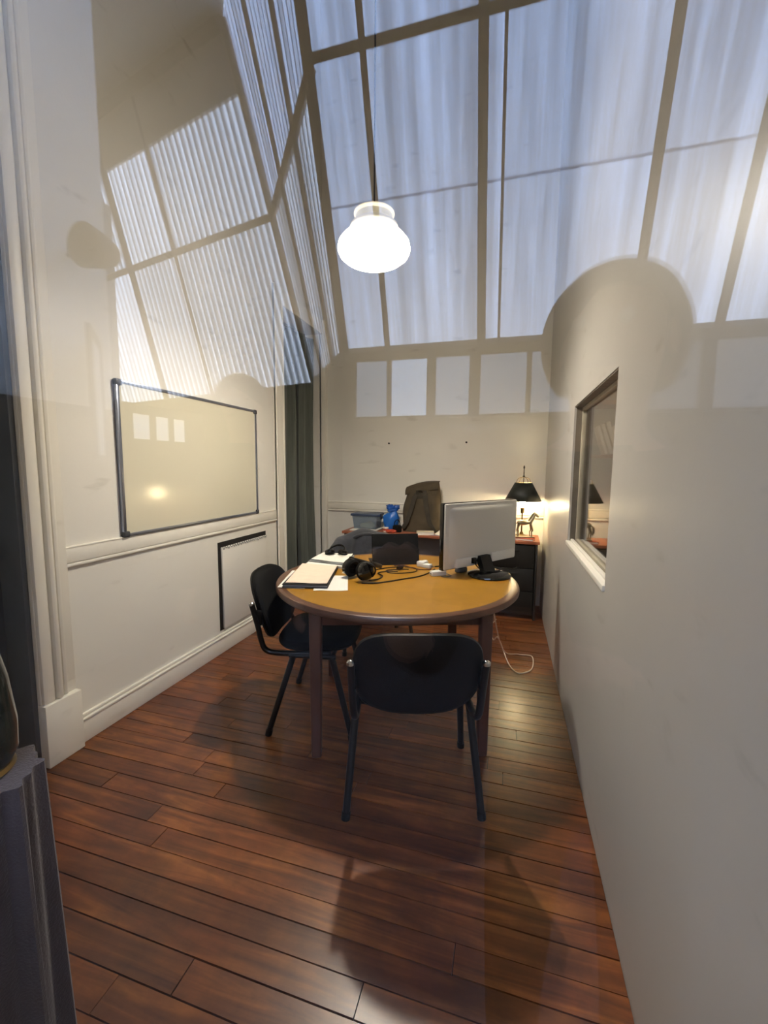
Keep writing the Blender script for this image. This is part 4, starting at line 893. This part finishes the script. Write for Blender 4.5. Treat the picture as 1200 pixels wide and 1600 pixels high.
S1M = sheet_plastic('clear_corrugated_sheet', (0.62, 0.68, 0.80), 0.20, contrast=0.25, broad=0.42)
S3M = sheet_plastic('ribbed_corrugated_sheet', (0.66, 0.68, 0.72), 0.15, contrast=0.95, broad=0.22)
def corr_sheet(name, parent, b0, b1, t0, t1, m_, pitch=0.15, amp=0.016, thick=True):
    """corrugated sheet between bottom edge b0-b1 and top edge t0-t1"""
    b0, b1, t0, t1 = [Vector((p[0], hy(p[1]), p[2])) for p in (b0, b1, t0, t1)]
    W = max((b1-b0).length, (t1-t0).length); nu = max(6, int(W/pitch*6)); nv = 2
    nrm = (b1-b0).cross(t0-b0).normalized()
    mb = MB(); uvs = []
    for j in range(nv+1):
        for i in range(nu+1):
            u = i/nu; v = j/nv
            p = (b0*(1-u)+b1*u)*(1-v)+(t0*(1-u)+t1*u)*v
            p = p+nrm*amp*math.sin(2*math.pi*u*W/pitch)
            mb.v.append(p[:]); uvs.append((u*W, v*(t0-b0).length))
    for j in range(nv):
        for i in range(nu):
            mb.f.append((j*(nu+1)+i, j*(nu+1)+i+1, (j+1)*(nu+1)+i+1, (j+1)*(nu+1)+i)); mb.m.append(0)
    o = obj(name, mb, m_, parent, recalc=False, angle=80)
    ul = o.data.uv_layers.new(name='UVMap')
    off = (b0.x*3.1) % 7
    for lp in o.data.loops: ul.data[lp.index].uv = (uvs[lp.vertex_index][0]+off, uvs[lp.vertex_index][1])
    return o
def beam(name, parent, a, b, w, m_=None):
    a = Vector((a[0], hy(a[1]), a[2])); b = Vector((b[0], hy(b[1]), b[2]))
    return obj(name, MB().tube([a, b], w*0.7071, 4), m_ or HB, parent, smooth=False)
def s1(z): return 5.406-0.389*(z-2.9)
def lerp(a, b, t): return tuple(a[i]+(b[i]-a[i])*t for i in range(3))

sky1 = struct('window_3', 'steep main skylight slope of pale corrugated sheets', None, cat='skylight')
bars = [-2.10, -0.36, 1.23, 2.04, 2.86, 3.68, 4.50]
for a, b in zip(bars[:-1], bars[1:]):
    for z0, z1, dy in ((2.9, 4.36, 0.0), (4.32, HTOP, -0.03)):
        corr_sheet('corrugated_sheet', sky1, (a, s1(z0)+dy, z0), (b, s1(z0)+dy, z0), (a, s1(z1)+dy, z1), (b, s1(z1)+dy, z1), S1M, 0.20, 0.014)
for i, xx in enumerate(bars[:-1]):
    beam('glazing_bar', sky1, (xx, s1(2.85)-0.07, 2.85), (xx, s1(HTOP)-0.07, HTOP), 0.068 if i else 0.088)
beam('glazing_bar', sky1, (-1.52, s1(2.85)-0.05, 2.85), (-1.52, s1(HTOP)-0.05, HTOP), 0.05)
beam('glazing_bar', sky1, (-0.16, s1(2.85)-0.05, 2.85), (-0.16, s1(HTOP)-0.05, HTOP), 0.022)
beam('purlin', sky1, (-2.10, s1(5.46)-0.10, 5.46), (0.9, s1(5.46)-0.10, 5.46), 0.085)
beam('eave_beam', sky1, (-2.10, s1(2.86), 2.86), (4.5, s1(2.86), 2.86), 0.12)

E1, E2, E3 = (-2.10, 5.406, 2.9), (-3.42, 7.20, 2.9), (-10.0, 8.74, 2.85)
P1, P2, P3 = (-2.10, s1(5.46), 5.46), (-3.86, 6.61, 5.46), (-10.0, 8.03, 5.46)
T1, T2 = (-2.10, s1(HTOP), HTOP), (-4.285, 6.04, HTOP)
sky2 = struct('window_4', 'angled corner facet of the hall skylight', None, cat='skylight')
for k in range(3):
    f0, f1 = k/3, (k+1)/3
    corr_sheet('corrugated_sheet', sky2, lerp(E1, E2, f0), lerp(E1, E2, f1), lerp(P1, P2, f0), lerp(P1, P2, f1), S3M, 0.16, 0.016)
    corr_sheet('corrugated_sheet', sky2, lerp(P1, P2, f0), lerp(P1, P2, f1), lerp(T1, T2, f0), lerp(T1, T2, f1), S1M, 0.16, 0.016)
    if k: beam('glazing_bar', sky2, lerp(E1, E2, f0), lerp(T1, T2, f0), 0.05)
beam('purlin', sky2, P1, P2, 0.085)
beam('hip_rafter', sky2, E2, T2, 0.085)
sky3 = struct('window_5', 'ribbed left skylight slope below a boarded band', None, cat='skylight')
G2_, G3_ = (-4.15, 6.225, 7.10), (-10.0, 7.575, 7.10)
H2_, H3_ = (-4.285, 6.04, HTOP), (-10.0, 7.36, HTOP)
fr3 = [0.0, 0.40, 0.63, 1.0]
for f0, f1 in zip(fr3[:-1], fr3[1:]):
    corr_sheet('corrugated_sheet', sky3, lerp(E2, E3, f0), lerp(E2, E3, f1), lerp(P2, P3, f0), lerp(P2, P3, f1), S3M, 0.15, 0.018)
    dz = {0.0: 0.0, 0.40: -0.25, 0.63: -0.55}[f0]
    corr_sheet('corrugated_sheet', sky3, lerp(P2, P3, f0), lerp(P2, P3, f1), lerp(G2_, G3_, f0), lerp(G2_, G3_, f1), S3M, 0.15, 0.018)
    if f0: beam('glazing_bar', sky3, lerp(E2, E3, f0), lerp(H2_, H3_, f0), 0.11 if f0 > 0.5 else 0.06)
beam('purlin', sky3, P2, P3, 0.10)
beam('ridge_beam', sky3, (H2_[0], H2_[1]-0.05, 7.86), (H3_[0], H3_[1]-0.05, 7.86), 0.17)
bm_ = MB(); q = [G2_, G3_, H3_, H2_]
bm_.add([(p[0], hy(p[1]), p[2]) for p in q]+[(p[0], hy(p[1]+0.06), p[2]) for p in q], [(0, 1, 2, 3), (7, 6, 5, 4), (0, 4, 5, 1), (1, 5, 6, 2), (2, 6, 7, 3), (3, 7, 4, 0)])
obj('boarded_band', bm_, HC, sky3, smooth=False)

# walls below the eaves, with the row of clerestory windows
wins = [(-1.99, -1.55, 0.42), (-1.505, -1.026, 0.62), (-0.919, -0.498, 0.46), (-0.366, 0.172, 0.40), (0.229, 0.80, 0.38), (0.90, 1.30, 0.22), (1.40, 1.96, 0.24), (2.08, 2.70, 0.26), (2.8, 3.4, 0.26), (3.5, 4.1, 0.26)]
yw0, yw1 = hy(5.52), hy(5.44)
m = MB().box(-2.10, 4.5, yw0, yw1, 0, 2.06).box(-2.10, 4.5, yw0, yw1, 2.78, 2.92)
xs = [-2.10]+[v for w in wins for v in w[:2]]+[4.5]
for a, b in zip(xs[0::2], xs[1::2]): m.box(a, b, yw0, yw1, 2.06, 2.78)
struct('wall_hall_back', 'dark hall wall below the skylight with a row of windows', m, HW, smooth=False)
frosts = {}
cw = struct('window_6', 'row of frosted clerestory windows under the skylight eave', None, cat='window')
for a, b, k in wins:
    if k not in frosts: frosts[k] = thin_glass('frosted_pane_%d' % int(k*100), 0.04, (k*0.85, k*0.92, k))
    obj('pane', MB().box(a, b, (yw0+yw1)/2-0.003, (yw0+yw1)/2+0.003, 2.06, 2.78), frosts[k], cw, smooth=False)
obj('sill_ledge', MB().box(-2.1, 4.5, yw1, yw1+0.05, 2.02, 2.05, 0.004), HW, cw)
def wall_seg(name, label, a, b, h):
    A = Vector((a[0], hy(a[1]), 0)); B = Vector((b[0], hy(b[1]), 0)); n = (B-A).cross(Vector((0, 0, 1))).normalized()*0.05
    mb = MB().prism([(A+n)[:2], (B+n)[:2], (B-n)[:2], (A-n)[:2]], 0, h)
    return struct(name, label, mb, HW, smooth=False)
wall_seg('wall_hall_corner', 'dark angled hall wall below the corner skylight', E1, E2, 2.93)
wall_seg('wall_hall_side', 'dark hall wall below the ribbed skylight', E2, E3, 2.90)

# low partition with three lit windows further back in the hall
m = MB().box(-5.08, -5.0, hy(6.2), hy(4.4), 0, 1.765).box(-5.08, -5.0, hy(6.2), hy(4.4), 2.115, 2.25)
ww = [(4.77, 5.08), (5.17, 5.44), (5.52, 5.78)]
ys = [4.4, 4.77, 5.08, 5.17, 5.44, 5.52, 5.78, 6.2]
for a, b in zip(ys[0::2], ys[1::2]): m.box(-5.08, -5.0, hy(b), hy(a), 1.765, 2.115)
struct('wall_hall_cabin', 'low dark cabin wall in the hall with lit windows', m, HW, smooth=False)
w7 = struct('window_7', 'three small lit windows of the hall cabin', None, cat='window')
LIT = mat('lit_window_pane', (235, 240, 250), rough=0.3, emis=(226, 236, 255), estr=2.6)
for a, b in ww: obj('pane', MB().box(-5.045, -5.035, hy(b), hy(a), 1.765, 2.115), LIT, w7, smooth=False)

# open shutter leaf and a spot lamp on the white hall wall
sv = thing('shutter', 'narrow framed shutter leaf standing open on white hall wall', 'shutter', (-2.70, hy(2.33), 0), math.atan2(hy(1.97)-hy(2.33), 0.34))
Ls = 0.48
obj('shutter_frame', MB().box(0, 0.05, -0.014, 0.014, 1.40, 2.22, 0.003).box(Ls-0.05, Ls, -0.014, 0.014, 1.40, 2.22, 0.003).box(0.05, Ls-0.05, -0.014, 0.014, 1.40, 1.46, 0.003).box(0.05, Ls-0.05, -0.014, 0.014, 2.16, 2.22, 0.003), HB, sv)
obj('shutter_panel', MB().box(0.05, Ls-0.05, -0.006, 0.006, 1.46, 2.16), HP, sv, smooth=False)
sp = thing('spot_lamp', 'dark unlit spot lamp with conical hood on white hall wall', 'lamp', (-2.45, hy(2.15), 2.70))
obj('hood', MB().lathe([(0.0, 0.13), (0.03, 0.125), (0.065, 0.10), (0.095, 0.03), (0.125, -0.10), (0.118, -0.10), (0.088, 0.03), (0.0, 0.09)], 28, mat=Matrix.Rotation(math.radians(82), 4, 'X')), HB, sp)
obj('bracket_arm', MB().tube(smoothpath([(-0.25, 0, 0.0), (-0.15, 0, 0.02), (-0.06, -0.03, 0.03)], 5), 0.012, 8), HB, sp)

# ------------------------------------------------------------------ people standing in the hall (mirrored in the pane as silhouettes)
def person(label, loc, rz, V, E, hair, look, mats, zones):
    root = thing('person', label, 'person', loc, rz)
    names = list(V.keys()); me = bpy.data.meshes.new('body')
    me.from_pydata([V[n][0] for n in names], [(names.index(a), names.index(b)) for a, b in E], [])
    ob = bpy.data.objects.new('body_cage', me); COL.objects.link(ob)
    ob.modifiers.new('skin', 'SKIN')
    if not me.skin_vertices: me.skin_vertices.new(name='skin')
    for i, n in enumerate(names):
        r = V[n][1]; me.skin_vertices[0].data[i].radius = r if isinstance(r, tuple) else (r, r)
    me.skin_vertices[0].data[names.index('pelvis')].use_root = True
    ss = ob.modifiers.new('subdiv', 'SUBSURF'); ss.levels = 2
    bpy.context.view_layer.update()
    dg = bpy.context.evaluated_depsgraph_get()
    nm = bpy.data.meshes.new_from_object(ob.evaluated_get(dg)); nm.name = 'body'
    bpy.data.objects.remove(ob, do_unlink=True)
    nm.materials.clear()
    for m_ in mats: nm.materials.append(m_)
    for p in nm.polygons: p.material_index = zones(p.center); p.use_smooth = True
    b = bpy.data.objects.new('body', nm); COL.objects.link(b); b.parent = root
    hx, hy_, hz = V['head_mid'][0]
    hair(root, hx, hy_, hz)
    R_ = Matrix.Translation((hx, hy_, hz)) @ Matrix.Rotation(look, 4, 'Z')
    for s in (-1, 1):
        obj('eye', MB().lathe([(0.0, -0.010), (0.008, -0.006), (0.010, 0.0), (0.008, 0.006), (0.0, 0.010)], 12, mat=R_ @ Matrix.Translation((s*0.030, 0.083, 0.000))), mat('eye', (225, 220, 214), rough=0.2), root)
        obj('ear', MB().cushion(superellipse(0.010, 0.028, 18, 2.2), [(0.6, -0.012), (1.0, -0.006), (1.0, 0.006), (0.6, 0.012)], lambda x, y, h: R_ @ Vector((s*(0.080+x), -0.005+h, y-0.01))), mats[0], root)
    obj('nose', MB().tube([R_ @ Vector((0, 0.082, 0.012)), R_ @ Vector((0, 0.100, -0.022)), R_ @ Vector((0, 0.088, -0.034))], [0.007, 0.013, 0.009], 8), mats[0], root)
    obj('mouth', MB().cushion(superellipse(0.022, 0.006, 16, 2), [(0.8, 0.0), (1.0, 0.004), (0.7, 0.009)], lambda x, y, h: R_ @ Vector((x, 0.080+h, y-0.058))), mat('lips', (150, 90, 80), rough=0.5), root)
    return root
SKIN = mat('skin', (196, 150, 124), rough=0.55)
DKC = mat('dark_pullover', (14, 14, 16), rough=0.95)
DKT = mat('dark_trousers', (20, 20, 27), rough=0.95)
SHO = mat('dark_shoes', (20, 18, 18), rough=0.5)
HAIR = mat('dark_hair', (30, 22, 18), rough=0.6, bump=0.5, bscale=150)
def fingers(V, E, pre, w, d, side):
    """five finger chains rooted in the palm"""
    palm = Vector(w)+Vector(d)*0.055; V[pre+'palm'] = (palm[:], (0.034, 0.018)); E.append((pre+'wrist', pre+'palm'))
    d = Vector(d); s = Vector(side); nrm = d.cross(s).normalized()
    for i, (o, ln) in enumerate(((-0.026, 0.058), (-0.009, 0.072), (0.009, 0.078), (0.026, 0.070))):
        k = palm+s*o+d*0.045; a = k+d*ln*0.5+nrm*0.008; b = k+d*ln*0.8+nrm*0.032
        V[pre+'k%d' % i] = (k[:], 0.0095); V[pre+'a%d' % i] = (a[:], 0.0085); V[pre+'b%d' % i] = (b[:], 0.0075)
        E += [(pre+'palm', pre+'k%d' % i), (pre+'k%d' % i, pre+'a%d' % i), (pre+'a%d' % i, pre+'b%d' % i)]
    t0 = palm+s*0.040+d*0.0; t1 = palm+s*0.062+d*0.035+nrm*0.012
    V[pre+'t0'] = (t0[:], 0.0105); V[pre+'t1'] = (t1[:], 0.0085); E += [(pre+'palm', pre+'t0'), (pre+'t0', pre+'t1')]
def base_fig(hh, lean=0.0):
    s = hh/1.70
    V = {'pelvis': ((0, 0, 0.92*s), (0.150, 0.105)), 'waist': ((0, 0.0, 1.06*s), (0.135, 0.095)), 'chest': ((0, 0.0, 1.26*s), (0.160, 0.105)),
         'collar': ((0, 0.0, 1.38*s), (0.095, 0.075)), 'neck': ((0, 0.012, 1.45*s), (0.052, 0.052)), 'chin': ((0, 0.03, 1.515*s), (0.060, 0.068)),
         'head_mid': ((0, 0.03, 1.60*s), (0.082, 0.092)), 'head_top': ((0, 0.02, 1.665*s), (0.066, 0.074))}
    E = [('pelvis', 'waist'), ('waist', 'chest'), ('chest', 'collar'), ('collar', 'neck'), ('neck', 'chin'), ('chin', 'head_mid'), ('head_mid', 'head_top')]
    for n, x in (('l', -1), ('r', 1)):
        V[n+'hip'] = ((x*0.09, 0, 0.86*s), 0.086); V[n+'knee'] = ((x*0.10, 0.02, 0.47*s), 0.058); V[n+'calf'] = ((x*0.10, -0.005, 0.33*s), 0.054); V[n+'ankle'] = ((x*0.10, -0.01, 0.085), 0.040); V[n+'toe'] = ((x*0.115, 0.14, 0.038), (0.040, 0.034))
        E += [('pelvis', n+'hip'), (n+'hip', n+'knee'), (n+'knee', n+'calf'), (n+'calf', n+'ankle'), (n+'ankle', n+'toe')]
        V[n+'shoulder'] = ((x*0.175, -0.005, 1.355*s), 0.060); E.append(('collar', n+'shoulder'))
    return V, E, s
# photographer, right behind the viewpoint, both hands raised
V, E, s = base_fig(1.70)
V['lelbow'] = ((-0.26, 0.10, 1.08), 0.043); V['lwrist'] = ((-0.240, 0.285, 1.19), 0.030)
V['relbow'] = ((0.16, 0.14, 1.08), 0.043); V['rwrist'] = ((-0.080, 0.285, 1.19), 0.030)
E += [('lshoulder', 'lelbow'), ('lelbow', 'lwrist'), ('rshoulder', 'relbow'), ('relbow', 'rwrist')]
fingers(V, E, 'l', V['lwrist'][0], Vector((0.12, 0.42, 0.90)).normalized(), Vector((0.95, 0, -0.12)).normalized())
fingers(V, E, 'r', V['rwrist'][0], Vector((-0.12, 0.42, 0.90)).normalized(), Vector((-0.95, 0, -0.12)).normalized())
def zone1(c):
    if c.z > 1.43 and c.y < 0.16: return 0
    if c.y > 0.245 and c.z > 1.17: return 0
    if c.z < 0.11: return 3
    return 1 if c.z > 0.93 else 2
def hair_bob(root, x, y, z):
    def f(u, v):
        a = u*2*math.pi; t = v*math.pi*0.72
        front = max(0, math.sin(a))
        t2 = t*(1-0.60*front**2)
        r = 1+0.02*math.sin(a*11)
        return (x+0.092*math.sin(t2)*math.cos(a)*r, y-0.006+0.106*math.sin(t2)*math.sin(a)*r, z-0.010+0.104*math.cos(t2))
    o = obj('hair', MB().grid(f, 48, 20), HAIR, root); md = o.modifiers.new('thickness', 'SOLIDIFY'); md.thickness = 0.008; md.offset = 1
person('person in dark clothes with bobbed hair taking the photograph, mirrored in pane', (0.146, -0.440, 0), math.radians(4), V, E, hair_bob, 0.3, [SKIN, DKC, DKT, SHO], zone1)
ph = thing('phone', 'slim black phone held up by the mirrored person', 'phone', (-0.012, -0.040, 1.284))
obj('phone_body', MB().box(-0.037, 0.037, -0.004, 0.004, 0.0, 0.150, 0.003), GLOSSBLK, ph)
obj('lens_block', MB().box(-0.032, -0.002, 0.004, 0.007, 0.112, 0.145, 0.002), BLACKP, ph)
# second person further back in the hall, arms hanging
V, E, s = base_fig(1.76)
for n, x in (('l', -1), ('r', 1)):
    V[n+'elbow'] = ((x*0.235, 0.0, 1.12), 0.044); V[n+'wrist'] = ((x*0.245, 0.06, 0.88), 0.030)
    E += [(n+'shoulder', n+'elbow'), (n+'elbow', n+'wrist')]
    fingers(V, E, n, V[n+'wrist'][0], Vector((0, 0.15, -1)).normalized(), Vector((0.1*x, 1, 0.1)).normalized())
def zone2(c):
    if c.z > 1.49: return 0
    if abs(c.x) > 0.2 and c.z < 0.88: return 0
    if c.z < 0.11: return 3
    return 1 if c.z > 0.95 else 2
def hair_short(root, x, y, z):
    def f(u, v):
        a = u*2*math.pi; t = v*math.pi*0.56; front = max(0, math.sin(a)); t2 = t*(1-0.35*front**2)
        return (x+0.096*math.sin(t2)*math.cos(a), y-0.004+0.104*math.sin(t2)*math.sin(a), z+0.004+0.104*math.cos(t2))
    o = obj('hair', MB().grid(f, 40, 16), HAIR, root); md = o.modifiers.new('thickness', 'SOLIDIFY'); md.thickness = 0.010; md.offset = 1
person('person in dark clothes with short hair standing further back, mirrored in pane', (-1.07, hy(1.58), 0), math.radians(-8), V, E, hair_short, 0.0, [SKIN, DKC, DKT, SHO], zone2)
